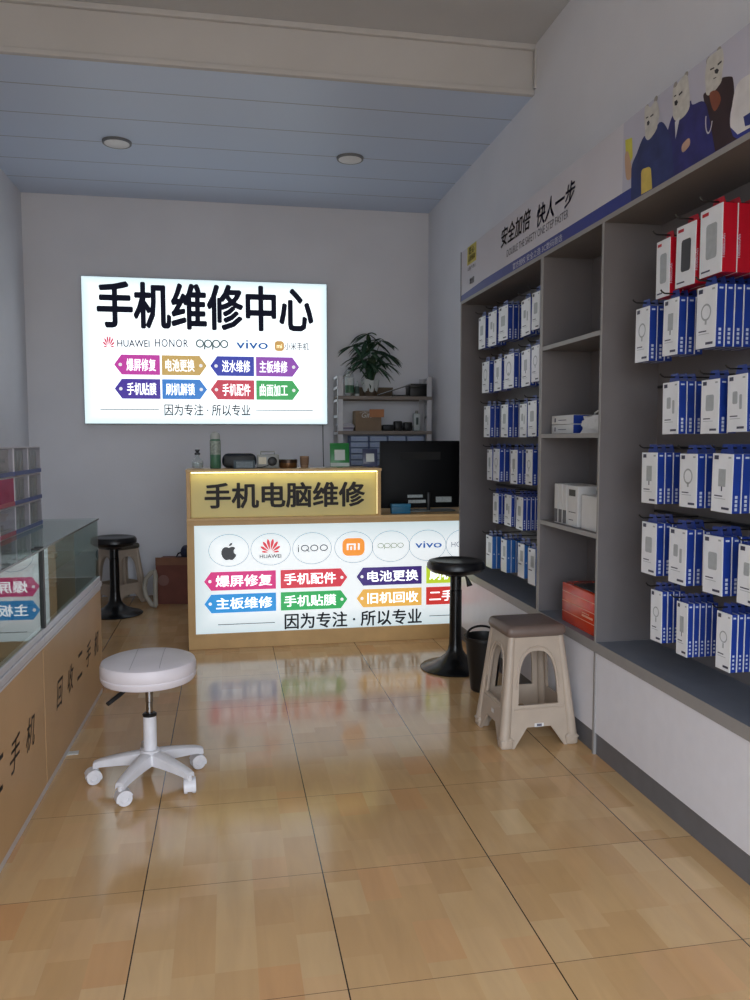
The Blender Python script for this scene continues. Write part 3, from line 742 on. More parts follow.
SH = {
 'head1':[(3.119,2.854),(3.097,2.856),(3.074,2.840),(3.039,2.851),(3.016,2.828),(3.004,2.784),(3.013,2.766),(3.041,2.747),(3.084,2.737),(3.110,2.758),(3.119,2.798)],
 'body1':[(3.121,2.743),(3.068,2.717),(3.003,2.754),(2.949,2.716),(2.905,2.634),(2.885,2.511),(2.923,2.511),(3.218,2.511),(3.221,2.645),(3.179,2.693)],
 'phone':[(3.283,2.786),(3.223,2.775),(3.214,2.693),(3.234,2.673),(3.272,2.693)],
 'hand':[(3.280,2.727),(3.252,2.725),(3.222,2.653),(3.226,2.608),(3.263,2.616),(3.278,2.671)],
 'paper':[(3.137,2.603),(3.100,2.610),(3.058,2.592),(3.045,2.511),(3.132,2.513)],
 'head2':[(2.909,2.842),(2.889,2.842),(2.871,2.852),(2.827,2.860),(2.808,2.842),(2.800,2.805),(2.791,2.755),(2.821,2.733),(2.871,2.732),(2.901,2.754),(2.910,2.796)],
 'body2':[(2.904,2.745),(2.871,2.729),(2.791,2.751),(2.772,2.730),(2.700,2.712),(2.663,2.639),(2.623,2.512),(2.690,2.511),(2.886,2.511),(2.946,2.648),(2.935,2.708)],
 'vee':[(2.889,2.712),(2.855,2.719),(2.882,2.647)],
 'arm':[(2.833,2.609),(2.790,2.617),(2.783,2.591),(2.819,2.578),(2.836,2.586)],
 'head3':[(2.690,2.846),(2.679,2.854),(2.657,2.856),(2.608,2.853),(2.595,2.837),(2.590,2.804),(2.598,2.764),(2.619,2.751),(2.651,2.743),(2.685,2.751),(2.699,2.795)],
 'body3':[(2.702,2.741),(2.651,2.733),(2.602,2.744),(2.592,2.749),(2.549,2.734),(2.533,2.718),(2.525,2.659),(2.543,2.605),(2.540,2.561),(2.523,2.527),(2.50,2.511),(2.640,2.511),(2.661,2.619),(2.700,2.712)],
 'chest':[(2.667,2.727),(2.623,2.718),(2.599,2.677),(2.630,2.652),(2.654,2.680)],
 'shirt':[(2.525,2.666),(2.497,2.696),(2.443,2.697),(2.401,2.690),(2.25,2.66),(2.25,2.518),(2.498,2.524),(2.540,2.564)],
 'blue':[(2.470,2.571),(2.394,2.571),(2.25,2.58),(2.25,2.52),(2.392,2.524),(2.459,2.536)],
}
SH = {k_: (rounded(v_) if k_ not in ('phone', 'vee', 'blue') else v_) for k_, v_ in SH.items()}
EYES = [[(3.109,2.813),(3.090,2.811),(3.090,2.806),(3.106,2.807)],[(3.075,2.805),(3.051,2.807),(3.048,2.800),(3.072,2.800)],[(3.099,2.791),(3.085,2.793),(3.077,2.782),(3.084,2.773),(3.097,2.777)],
 [(2.901,2.813),(2.885,2.812),(2.885,2.807),(2.899,2.808)],[(2.868,2.806),(2.844,2.810),(2.842,2.802),(2.865,2.799)],[(2.897,2.791),(2.880,2.791),(2.871,2.779),(2.879,2.770),(2.894,2.775)],
 [(2.669,2.811),(2.644,2.807),(2.643,2.802),(2.667,2.805)],[(2.625,2.809),(2.602,2.811),(2.600,2.804),(2.623,2.802)],[(2.642,2.795),(2.627,2.795),(2.615,2.784),(2.623,2.775),(2.639,2.783)],[(2.647,2.770),(2.631,2.768),(2.629,2.765),(2.646,2.766)]]
BC = dict(head=(198, 196, 190), body1=(40, 50, 104), phone=(206, 200, 70), hand=(196, 160, 130), paper=(206, 182, 84), body2=(42, 40, 108), vee=(206, 206, 212), arm=(190, 156, 136), body3=(50, 32, 36), chest=(130, 72, 50), shirt=(214, 212, 214), blue=(40, 50, 120))
SUB = [('printed_figure', 'body3', 'head3', ('chest',), (6, 10), .0010), ('printed_figure', 'body2', 'head2', ('vee', 'arm'), (3, 6), .0016), ('printed_figure', 'body1', 'head1', ('paper',), (0, 3), .0022)]
o = obj('printed_shirt', MB().poly(bq(SH['shirt']), 0, FB(.0012)), mat('print_shirt', BC['shirt'], .4, var=.1, scale=12), bn)
obj('shirt_patch', MB().poly(bq(SH['blue']), 0, FB(.0016)), mat('print_blue', BC['blue'], .4), o)
for nm, bd, hd, ex, (e0, e1), d in SUB:
    SH[hd] = [(y_, z_-.022 if z_ < 2.766 else z_) for y_, z_ in SH[hd]]
    o = obj(nm, MB().poly(bq(SH[bd]), 0, FB(d)), mat('print_'+bd, BC[bd], .4, var=.25, scale=14), bn)
    obj('printed_head', MB().poly(bq(SH[hd]), 0, FB(d+.0002)), mat('print_fur', BC['head'], .5, var=.12, scale=30), o)
    hx = [p[0] for p in bq(SH[hd])]; hy = [p[1] for p in SH[hd]]
    for ex_, ey_ in ((min(hx)+.018, max(hy)-.010), (max(hx)-.030, max(hy)-.004)):
        obj('printed_ear', MB().disc(ex_, ey_, .014, .012, 0, FB(d+.0001)), mat('print_ear', (150, 146, 140), .5), o)
    ey = MB()
    for k in EYES[e0:e1]: ey.poly(bq(k), 0, FB(d+.0004))
    obj('printed_face', ey, mat('print_dark', (30, 28, 32), .4), o)
    for e in ex: obj('printed_'+{'chest': 'chest', 'vee': 'collar', 'arm': 'forearm', 'paper': 'paper_sheet'}[e], MB().poly(bq(SH[e]), 0, FB(d+.0003)), mat('print_'+e, BC[e], .4, var=.1, scale=20), o)
o = obj('printed_phone', MB().poly(bq(SH['phone']), 0, FB(.0010)), mat('print_phone', BC['phone'], .4), bn)
obj('printed_hand', MB().poly(bq(SH['hand']), 0, FB(.0013)), mat('print_hand', BC['hand'], .4), o)
nk = MB().ring(-(2.665-3.765), 2.64, .02, .05, .006, 0, FB(.0021), 20, PI*.9, PI*1.9)
obj('printed_beads', nk, mat('print_bead', (206, 204, 210), .4), bn)

# ------------------------------------------------------------------ goods hanging in the wide bays
M_blue = mat('carton_blue', (28, 58, 146), .38, var=.08)
M_blue2 = mat('carton_sky', (44, 100, 170), .38, var=.08)
M_cwhite = mat('carton_white', (230, 233, 238), .28, var=.03)
M_grey1 = mat('carton_grey', (168, 174, 178), .3, var=.08, scale=40)
M_mark = mat('carton_mark', (60, 60, 84), .4)
M_smark = mat('spine_mark', (196, 206, 226), .4)
M_red = mat('carton_red', (186, 18, 40), .35, var=.06)
M_rmark = mat('carton_redmark', (190, 30, 44), .4)
M_dk = mat('carton_darkprint', (66, 66, 70), .35)
M_tabm = mat('hang_tab_blue', (30, 56, 136), .35)
M_hook = mat('hook_black', (18, 18, 20), .35)
def pack(w, h, t, style, tab, var=0):
    """Returns the meshes (carton, tab) of one hanging box; origin at the middle of its top front edge."""
    m = MB(); e = .0006
    m.box(0, t, -w/2, w/2, -h, 0, 0)
    m.box(-.0008, .0022, -w/2-.0006, w/2+.0006, -h-.0004, .0004, 1)          # white face wrapping over the edge
    F0 = frame((-.0008-e, 0, 0), (0, -1, 0), (0, 0, 1)); F1 = frame((0, -w/2-.0006-e, 0), (1, 0, 0), (0, 0, 1))
    def q(x0, x1, y0, y1, mi, Fm): m.poly([(x0, y0), (x1, y0), (x1, y1), (x0, y1)], mi, Fm)
    if style == 'red':
        q(-w*.42, -w*.12, -h*.1, -h*.05, 5, F0)
        m.poly(rrect(0.004, -h*.5, w*.5, h*.52, .012), 6 if var == 1 else 2, F0); q(-w*.42, .0, -h*.94, -h*.915, 4, F0)
        m.text('10000mAh', 0, 0, h*.34, .010, 3, frame((t*.12, -w/2-.0012, -h*.62), (0, 0, 1), (-1, 0, 0)))
    elif style == 'sky':
        q(-w*.4, -w*.1, -h*.1, -h*.05, 4, F0); q(-w*.4, w*.1, -h*.62, -h*.59, 4, F0); q(-w*.1, w*.35, -h*.52, -h*.2, 2, F0)
        m.disc(t*.5, -h*.55, t*.16, None, 3, F1, 10)
    else:
        q(-w*.42, -w*.2, -h*.1, -h*.03, 4, F0)
        q(w*.28, w*.42, -h*.075, -h*.045, 2, F0)
        if var == 0: m.poly(rrect(0.0, -h*.43, w*.46, h*.30, .008), 2, F0)
        elif var == 1:
            m.ring(0, -h*.42, w*.24, w*.24, w*.06, 2, F0, 24); q(-w*.05, w*.05, -h*.62, -h*.53, 2, F0)
        elif var == 2:
            m.poly(rrect(-w*.1, -h*.40, w*.26, h*.22, .006), 2, F0); m.poly(rrect(w*.2, -h*.48, w*.14, h*.26, .005), 2, F0)
        else:
            q(-w*.18, w*.18, -h*.56, -h*.26, 2, F0); q(-w*.03, w*.03, -h*.64, -h*.56, 4, F0)
        q(-w*.36, w*.05, -h*.735, -h*.715, 4, F0); q(-w*.36, w*.2, -h*.775, -h*.765, 2, F0)
        q(w*.02, w*.4, -h*.95, -h*.91, 4, F0)
        q(t*.3, t*.75, -h*.075, -h*.045, 3, F1)
        for k in range(4): q(t*.36, t*.66, -h*(.70+.07*k)-t*.3, -h*(.70+.07*k), 3, F1)
    side = {'red': M_red, 'sky': M_blue2}.get(style, M_blue)
    tb = MB()
    tb.prism([(-w*.34, 0), (w*.34, 0), (w*.22, tab), (-w*.22, tab)], .0016, 0, frame((t*.5, 0, 0), (0, -1, 0), (0, 0, 1)))
    return m, [side, M_cwhite, M_grey1, M_smark, M_mark, M_rmark, M_dk], tb
ORD = ('first', 'second', 'third', 'fourth', 'fifth', 'sixth')
ROWN = ('top row', 'second row', 'third row', 'fourth row', 'fifth row', 'bottom row')
FAR = [
 [(5.348,.133,2.343,2.127,2),(5.126,.145,2.344,2.122,2),(4.916,.155,2.345,2.132,3),(4.525,.14,2.323,2.113,2),(4.366,.113,2.336,2.129,2)],
 [(5.26,.15,2.027,1.819,2),(5.01,.135,2.022,1.818,2),(4.80,.165,2.031,1.821,2),(4.515,.14,2.026,1.815,2),(4.364,.109,2.036,1.832,2)],
 [(5.221,.128,1.726,1.517,3),(4.87,.126,1.721,1.516,3),(4.545,.116,1.712,1.515,2),(4.403,.123,1.723,1.519,2)],
 [(5.158,.1,1.433,1.228,2),(5.018,.108,1.439,1.228,3),(4.692,.106,1.436,1.228,3),(4.439,.096,1.442,1.235,2)],
 [(5.024,.096,1.146,.95,3),(4.79,.108,1.152,.956,2),(4.583,.108,1.153,.955,5)],
 [(5.15,.128,.849,.633,3),(4.858,.103,.86,.651,4),(4.55,.099,.872,.667,2),(4.38,.107,.865,.654,2)]]
NEAR = [
 [(3.014,.099,2.302,2.075,2),(2.851,.129,2.322,2.090,2),(2.690,.133,2.340,2.098,3)],
 [(3.165,.113,2.057,1.831,3),(2.943,.11,2.057,1.836,3),(2.704,.116,2.061,1.838,5)],
 [(2.932,.109,1.728,1.523,3),(2.665,.107,1.719,1.523,2),(2.508,.108,1.725,1.528,3)],
 [(3.08,.115,1.446,1.234,3),(2.792,.111,1.446,1.241,3),(2.575,.114,1.45,1.241,4)],
 [(3.069,.115,1.153,.935,3),(2.85,.116,1.151,.933,3),(2.619,.114,1.15,.937,3),(2.41,.113,1.141,.935,3)],
 [(2.998,.081,.877,.665,4),(2.806,.074,.866,.657,5),(2.538,.08,.883,.675,4)]]
rnd = random.Random(5)
for bay, rows, yr in (('far', FAR, (4.2, 5.70)), ('near', NEAR, (1.83, 3.45))):
    bw = 'bay by the counter' if bay == 'far' else 'bay with red boxes'
    for ri_, hooks in enumerate(rows):
        zr = max(hk[2] for hk in hooks)+.02
        rail = MB().box(1.962, 1.982, yr[0], yr[1]-.03, zr-.012, zr)
        tag(obj('hanging_rail', rail, M_hook), f'black rail across the back of the {ROWN[ri_]}, {bw}', 'rail', 'rails in the cabinets')
        for hi, (y, w, zt, zb, n) in enumerate(hooks):
            style = 'red' if (bay == 'near' and ri_ == 0) else ('sky' if (bay == 'far' and ri_ == 5) else 'blue')
            t_ = {'red': .058, 'sky': .030}.get(style, .034 if ri_ != 4 or bay == 'near' else .024)
            if bay == 'near' and ri_ == 5: t_ = .024
            zh = zt+.022
            hk = MB().tube([(1.966, y, zh), (1.71, y, zh-.002), (1.698, y, zh+.004), (1.692, y, zh+.012)], .0032, 6)
            tag(obj('display_hook', hk, M_hook), f'black wire hook, {ORD[hi]} from the far end, {ROWN[ri_]}, {bw}', 'hook', 'wire hooks in the cabinets')
            m, ms, tb = pack(w, zt-zb, t_, style, zh+.012-zt, (hi if style == 'red' else (hi*2+ri_) % 4))
            first = None
            tilt = rnd.uniform(-.02, .02); yaw = rnd.uniform(-.05, .05)
            cname = {'red': 'red power bank box', 'sky': 'sky blue accessory box'}.get(style, 'blue-white accessory box')
            for k in range(n):
                x = 1.74+k*(t_+.0025)
                if k == 0: lb = f'{cname}, frontmost on the {ORD[hi]} hook, {ROWN[ri_]}, {bw}'
                else: lb = f'{cname}, {ORD[k]} deep on the {ORD[hi]} hook, {ROWN[ri_]}, {bw}'
                gname = {'red': 'boxed power banks on hooks', 'sky': 'sky blue boxes on hooks'}.get(style, 'blue and white boxes on hooks')
                if first is None:
                    first = thing('accessory_box', lb, 'box', (x, y, zt), 0, gname)
                    obj('carton', m, ms, first); obj('hang_tab', tb, M_red if style == 'red' else M_tabm, first)
                    first.rotation_euler = (tilt, 0, yaw*.5)
                else:
                    dup(first, (x, y, zt), (tilt*(1-.3*k), 0, yaw*.5), lb)

# ------------------------------------------------------------------ goods on the narrow cabinet's shelves
M_cardw = mat('white_card', (206, 206, 206), .4, var=.03)
for k in range(2):
    t = thing('flat_carton', f'white flat carton with blue end, {("lower","upper")[k]} of two on the middle shelf', 'box', (1.80, 3.975, 1.5316+.049*k), group='flat white cartons on the shelf')
    obj('carton', MB().rbox(-.06, .09, -.14, .14, .0, .047, .002, 1), M_cardw, t)
    obj('blue_end', MB().box(-.061, .088, -.1412, -.1398, .002, .045), mat('carton_blue', (28, 58, 146), .38), t)
    obj('printed_mark', MB().box(-.0612, -.06, .085, .10, .012, .034).box(-.0612, -.06, -.05, .05, .02, .024), M_mark, t)
def bag(name, label, loc, w, d, h, handle):
    t = thing(name, label, 'bag', loc)
    b = bmesh.new(); bmesh.ops.create_cube(b, size=1)
    bmesh.ops.subdivide_edges(b, edges=b.edges[:], cuts=5, use_grid_fill=True)
    r_ = random.Random(3)
    for v in b.verts:
        z = v.co.z+.5
        k = 1-.12*z*z
        v.co = Vector((v.co.x*d*k, v.co.y*w*k, z*h))+Vector((r_.uniform(-1, 1), r_.uniform(-1, 1), r_.uniform(-1, 1)*(1 if 0 < z else 0)))*.006
        if z < .01: v.co.z = 0
    b.verts.index_update()
    m = MB().add([v.co.copy() for v in b.verts], [[v.index for v in f.verts] for f in b.faces], 0, True); b.free()
    obj('bag_body', m, mat('white_bag', (204, 204, 204), .45, var=.05, scale=30), t)
    hm = MB()
    for s in (-1, 1): hm.tube([(s*.02, -w*.25, h*.96), (s*.025, -w*.2, h*1.2), (s*.03, 0, h*1.26), (s*.025, w*.2, h*1.18), (s*.02, w*.25, h*.96)], .005, 6)
    obj('bag_handle', hm, mat('white_handle', (210, 210, 208), .5), t)
    return t
bag('plastic_bag', 'crumpled white bag beside the flat cartons on the middle shelf', (1.80, 3.62, 1.5316), .22, .13, .085, True)
bag('plastic_bag', 'white bag sitting by itself on the upper narrow shelf', (1.84, 3.56, 2.0056), .13, .13, .16, True)
for k in range(4):
    t = thing('slim_box', 'slim white upright box, '+('first from the far end', 'second from the far end', 'third from the far end', 'the wider one with a black label')[k]+', lower shelf', 'box', (1.80, 4.015-.055*k-(.04 if k == 3 else 0), 1.0576), group='slim white boxes on the lower shelf')
    w = .046 if k < 3 else .125
    obj('carton', MB().rbox(-.07, .08, -w/2, w/2, 0, .208, .002, 1), M_cardw, t)
    if k < 3: obj('dark_band', MB().box(-.0712, -.07, -w/2+.003, w/2-.003, .005, .075), mat('dark_band', (70, 70, 78), .4), t)
    else: obj('black_label', MB().box(-.0712, -.07, -.035, .04, .155, .188).box(-.0712, -.07, -.04, .04, .07, .074).box(-.0712, -.07, -.01, .04, .03, .034), mat('print_black', (36, 38, 46), .4), t)
t = thing('storage_carton', 'pale upright carton with looped cable on top, lower shelf beside the divider', 'box', (1.81, 3.62, 1.0576))
obj('carton', MB().rbox(-.08, .1, -.085, .085, 0, .17, .003, 1), M_cardw, t)
cl = MB()
for j in range(3):
    cl.tube([(.0+.03*math.cos(a), -.02+.03*j*.6+.035*math.sin(a), .178+.02*abs(math.sin(a*.5))+.003*j) for a in [i*2*PI/16 for i in range(17)]], .005, 6)
obj('coiled_cable', cl, mat('white_cable', (206, 206, 206), .45), t)
t = thing('appliance_box', 'glossy orange red carton with black top at the bottom of the narrow cabinet', 'box', (1.835, 3.705, .5456))
M_or = mat('orange_red', (214, 66, 36), .22, var=.06)
obj('carton', MB().rbox(-.10, .13, -.222, .222, .0, .205, .004, 2), M_or, t)
obj('lid', MB().rbox(-.085, .125, -.21, .12, .204, .212, .003, 1), M_gblack, t)
pr = MB()
for z in (.055, .11, .16): pr.box(-.1012, -.1, -.218, .218, z, z+.003)
pr.box(-.1014, -.1, -.14, -.02, .075, .085).box(-.1014, -.1, -.10, -.02, .092, .096)
obj('print', pr, mat('pale_orange', (236, 170, 140), .3), t)

# ------------------------------------------------------------------ glass display cases on the left
M_wood = mat('case_maple', (186, 150, 108), .4, var=.06, scale=3)
M_alu = mat('aluminium', (200, 200, 206), .35, .35, var=.04)
M_glass = pane('case_glass', (.84, .91, .89), 2.8, .0)
M_gedge = mat('glass_edge', (52, 70, 66), .2)
M_shelfg = pane('shelf_glass', (.82, .90, .87), 1.5, .0, .05)
ang = -math.radians(1.27)
def case(label, x, y, L, chars, first):
    c = thing('display_case', label, 'display case', (x, y, 0), ang)
    D = .5
    obj('base_panel', MB().box(-.018, 0, .003, L-.003, .035, .622), M_wood, c, bevel=.002)
    obj('base_body', MB().box(-D, -.02, .0, L, .0, .64), mat('case_inner', (150, 122, 90), .5), c)
    obj('bottom_rail', MB().box(-.02, -.004, 0, L, 0, .035), M_alu, c, bevel=.003)
    tr = MB().box(-.03, .008, 0, L, .640, .672).box(-.03, .0, 0, L, .672, .70).box(-.02, .002, 0, L, .622, .632)
    obj('lower_trim', tr, M_alu, c, bevel=.003)
    obj('front_glass', MB().box(-.012, -.006, .003, L-.003, .70, 1.034), pane('front_pane', (.84, .91, .89), 3.6, .0), c)
    obj('top_glass', MB().box(-D, 0, .001, L-.001, 1.035, 1.043), M_glass, c)
    obj('glass_edge', MB().box(-.0005, .0012, .001, L-.001, 1.0345, 1.0432), M_gedge, c)
    obj('end_glass', MB().box(-D, -.012, L-.006, L, .70, 1.034), M_glass, c)
    obj('back_panel', MB().box(-D, -D+.012, 0, L, .64, 1.034), mat('case_back', (128, 112, 84), .5), c)
    obj('floor_board', MB().box(-D+.012, -.03, 0, L-.006, .645, .695), mat('case_floor', (120, 116, 106), .5), c)
    obj('glass_shelf', MB().box(-D+.02, -.09, .01, L-.015, .85, .856), M_shelfg, c)
    obj('corner_clip', MB().box(-.03, .003, 0.03 if not first else L-.02, .052 if not first else L, 1.0435, 1.05), M_black, c)
    if not first: obj('joint_strip', MB().box(-.014, .002, .035, .062, .70, 1.034), M_black, c)
    for ch, yy in chars:
        obj('painted_character', MB().text(ch, yy, .345, .14, .125, 0, frame((.0008, 0, 0), (0, 1, 0), (0, 0, 1)), bold=.008, shear=.35), mat('grey_paint', (62, 58, 58), .5), c)
    return c
case('maple and glass display case that reaches out of view, lettered panel front', -.8124, 2.0, 1.508, [('回', .38), ('收', .60), ('二', .85), ('手', 1.06), ('机', 1.275)], True)
case('maple and glass display case carrying the drawer boxes, far end by the black stool', -.779, 3.51, 1.36, [('回', .27), ('收', .50), ('二', .72), ('手', .95), ('机', 1.18)], False)
# goods in the cases
ca = Matrix.Rotation(ang, 4, 'Z')
def incase(x, y, lx, ly, z): v = ca @ Vector((lx, ly, 0)); return (x+v.x, y+v.y, z)
gc = [('pale grey', (150, 150, 150)), ('dark grey', (70, 72, 76)), ('tan', (150, 128, 96)), ('white', (198, 198, 196))]
k = 0
for (bx, by, L, cw) in ((-.779, 3.51, 1.36, 'far case'), (-.8124, 2.0, 1.5, 'near case')):
    for j in range(5):
        for z, zw in ((.6955, 'floor'), (.8565, 'glass shelf')):
            ly = (.14+.24*j) if by > 3 else (.75+.15*j)
            nm, c = gc[(k*3+j) % 4]; k += 1
            t = thing('phone_box', f'{nm} flat phone box, {ORD[j]} on the {zw} of the {cw}', 'box', incase(bx, by, -.27, ly, z), ang+.1*(j % 3-1), 'phone boxes inside the display cases')
            obj('carton', MB().rbox(-.085, .085, -.045, .045, 0, .022+.006*(j % 2), .002, 1), mat('goods_'+nm.replace(' ', '_'), c, .4), t)
            obj('lid_print', MB().box(-.06, .06, -.025, .025, .0222+.006*(j % 2), .0228+.006*(j % 2)), mat('goods_print', (110, 116, 122), .3), t)
# drawer boxes stacked on the far case
M_acr = pane('clear_acrylic', (.86, .86, .88), 1.45, .02, .10)
M_lip = mat('blue_lip', (74, 90, 150), .35); M_plip = mat('pink_lip', (168, 66, 96), .35)
M_pink = mat('pink_drawer', (148, 34, 72), .35, var=.1, scale=20)
cardm = [mat('film_card_a', (168, 176, 168), .4, var=.15, scale=60), mat('film_card_b', (186, 190, 182), .4, var=.15, scale=60), mat('film_card_c', (146, 154, 150), .4, var=.15, scale=60), mat('card_white', (200, 194, 186), .5, var=.1)]
def drawer_box(label, y, z, kind, h=.138):
    t = thing('drawer_box', label, 'drawer box', (-1.005+.025*(y-4.3), y, z), ang, 'stacked drawer boxes')
    w = .248; d = .2
    sh = MB().box(-d, 0, -w/2, w/2, 0, .003).box(-d, 0, -w/2, w/2, h-.003, h).box(-d, 0, -w/2, -w/2+.003, .003, h-.003).box(-d, 0, w/2-.003, w/2, .003, h-.003).box(-d, -d+.003, -w/2+.003, w/2-.003, .003, h-.003)
    obj('shell', sh, mat('pale_shell', (206, 202, 210), .35), t)
    obj('clear_front', MB().box(-.004, -.001, -w/2+.003, w/2-.003, .022, h-.004), M_acr if kind != 'pink' else pane('pink_acrylic', (.62, .10, .22), 1.45, .02, .7), t)
    obj('drawer_lip', MB().box(-.003, .002, -w/2, w/2, .002, .022), M_plip if kind in ('pink', 'rose') else M_lip, t)
    cm = MB(); ng = 5
    if kind == 'blue':
        for i in range(9):
            yy = -w/2+.012+i*.0255
            cm.box(-d+.02, -.012-.004*(i % 3), yy, yy+.02, .004, h-.02-.006*(i % 2), i % 3)
    elif kind == 'rose':
        cm.box(-d+.02, -.05, -w/2+.02, w/2-.02, .004, .05, 3)
        for i in range(8): cm.lathe([(0, 0), (.009, 0), (.009, .01), (0, .01)], 10, 3, T((-.02, -w/2+.03+i*.026, .024)))
    elif kind == 'pink':
        for i in range(6): cm.box(-d+.02, -.02, -w/2+.015+i*.037, -w/2+.015+i*.037+.03, .004, h-.02, 3)
    else:
        cm.box(-d+.02, -.02, -w/2+.01, w/2-.01, .004, h-.01, 3)
        cm.box(-.02, -.012, -w/2+.05, w/2-.06, .01, .03, 2); cm.tube([(-.018, -.05+.008*i, .075+.012*math.sin(i*1.9)) for i in range(14)], .002, 5, 2)
    o = obj('contents', cm, cardm, t); o['kind'] = 'stuff'
ZG = 1.0435
for i, (yy, nm) in enumerate(((4.21, 'near column'), (4.462, 'far column'))):
    for j in range(3):
        drawer_box(f'clear drawer box with blue lip, {("bottom","middle","top")[j]} of the {nm} at the glass case end', yy, ZG+.1415*j, 'blue')
for j, kd in enumerate(('rose', 'pink', 'white')):
    drawer_box(('clear box with pink lip under the pink drawer box', 'deep pink drawer box between clear and white boxes', 'white printed box on top of the pink drawer box')[j], 3.955, ZG+.1415*j, kd)

# ------------------------------------------------------------------ white rolling stool
M_seatw = mat('pale_vinyl', (214, 207, 212), .42, var=.03, bump=.05, bscale=300)
M_wp = mat('white_nylon', (212, 210, 214), .38)
M_chr = mat('chrome', (150, 150, 152), .18, 1.)
rs = thing('rolling_stool', 'white round rolling stool with five castors beside the display case', 'stool', (-.352, 3.53, 0))
st = obj('seat', MB().lathe([(0, .458), (.17, .458), (.193, .463), (.201, .475), (.203, .49), (.200, .495), (.203, .50), (.203, .53), (.197, .546), (.18, .5535), (.1, .556), (0, .557)], 56), M_seatw, rs)
sl = MB()
for x in (-.06, .06):
    sl.tube([(x, -.17, .5545), (x*.98, -.05, .5567), (x*.98, .05, .5567), (x, .17, .5545)], .0012, 6)
obj('seat_seam', sl, mat('seam_grey', (166, 158, 164), .6), st)
obj('seat_plate', MB().box(-.08, .08, -.08, .08, .44, .459), M_black, rs, bevel=.006)
obj('lever', MB().tube([(-.02, -.02, .446), (-.08, -.07, .444), (-.11, -.1, .43), (-.155, -.14, .404)], .006, 8, rr=[.005, .005, .01, .009]), M_black, rs)
obj('gas_cylinder', MB().lathe([(0, .29), (.0145, .29), (.0145, .36), (.0165, .362), (.0165, .445), (0, .445)], 24), M_chr, rs)
obj('column_collar', MB().lathe([(.017, .298), (.03, .298), (.031, .306), (.024, .312), (.017, .312)], 24), M_black, rs)
obj('column', MB().lathe([(0, .085), (.036, .085), (.034, .10), (.029, .12), (.028, .30), (0, .30)], 28), M_wp, rs)
obj('hub', MB().lathe([(0, .088), (.052, .088), (.056, .098), (.052, .128), (.038, .148), (0, .148)], 28), M_wp, rs)
for k in range(5):
    a = math.radians(-115+72*k)
    Mr = Matrix.Rotation(a, 4, 'Z')
    arm = MB(); vs = []; fs = []
    rowsn = 9
    for i in range(rowsn):
        t_ = i/(rowsn-1); x = .03+.215*t_
        zt_ = .142-.040*t_**1.4; th = .056-.028*t_; w = .03-.009*t_
        if t_ > .93: zt_ -= .004
        for yy, zz in ((-w, zt_-th), (-w*.9, zt_-.006), (-w*.5, zt_), (w*.5, zt_), (w*.9, zt_-.006), (w, zt_-th), (w*.6, zt_-th+.008), (-w*.6, zt_-th+.008)):
            vs.append((x, yy, zz))
    for i in range(rowsn-1):
        for j in range(8): fs.append((i*8+j, (i+1)*8+j, (i+1)*8+(j+1) % 8, i*8+(j+1) % 8))
    fs += [list(range(8)), [(rowsn-1)*8+j for j in range(8)][::-1]]
    arm.add(vs, fs, 0, True, Mr)
    am = obj('base_arm', arm, M_wp, rs)
    px, py = .238*math.cos(a), .238*math.sin(a)
    ca_ = math.radians((20, 95, -160, 70, 200)[k])
    Mc = T((px, py, 0))@Matrix.Rotation(ca_, 4, 'Z')
    cs = MB().lathe([(0, .062), (.012, .062), (.012, .084), (0, .084)], 12, 0, T((px, py, 0)))
    hood = [(.035*math.cos(b), .036*math.sin(b)+.032) for b in [math.radians(q) for q in range(20, 201, 20)]]
    cs.prism(hood+[(-.014, .03), (.012, .036)], .05, 0, Mc@frame((.012, .025, .0), (1, 0, 0), (0, 0, 1)), False)
    cst = obj('castor', cs, M_wp, rs)
    wl = MB()
    for s in (-1, 1):
        wl.lathe([(0, 0), (.022, 0), (.0305, .003), (.0318, .010), (.0295, .0165), (.016, .018), (.013, .014), (0, .014)], 28, 0, Mc@T((.012, .008 if s > 0 else -.008, .0318))@R('X', -90 if s > 0 else 90))
    obj('castor_wheel', wl, M_wp, cst)

# ------------------------------------------------------------------ black bar stools
def bar_stool(label, loc, h, rz):
    t = thing('bar_stool', label, 'stool', loc, rz)
    M_leather = mat('black_leather', (20, 20, 24), .32, var=.1, bump=.06, bscale=240)
    obj('seat', MB().lathe([(0, h-.085), (.13, h-.085), (.165, h-.075), (.19, h-.05), (.19, h-.025), (.178, h-.006), (.155, h), (.14, h-.006), (.06, h-.012), (0, h-.013)], 48), M_leather, t)
    obj('seat_plate', MB().lathe([(0, h-.105), (.07, h-.105), (.075, h-.085), (0, h-.085)], 24), M_black, t)
    obj('lever', MB().tube([(.02, -.02, h-.1), (.045, -.045, h-.105), (.055, -.055, h-.13), (.062, -.07, h-.17)], .008, 8, rr=[.006, .006, .012, .02]), M_black, t)
    obj('column', MB().lathe([(0, .06), (.04, .06), (.04, h*.72), (.037, h*.725), (.037, h-.1), (0, h-.1)], 28), mat('black_enamel', (16, 16, 18), .25), t)
    obj('base', MB().lathe([(0, 0), (.226, 0), (.23, .006), (.222, .014), (.155, .036), (.10, .062), (.068, .09), (.05, .12), (.043, .16), (.0412, .2), (0, .2)], 56), mat('black_enamel', (16, 16, 18), .25), t)
    return t
bar_stool('black swivel bar stool in front of the lit counter, beside the beige plastic stool', (1.459, 4.985, 0), .718, .3)
bar_stool('black round bar stool at the far end of the display case', (-.97, 7.08, 0), .675, 2.4)

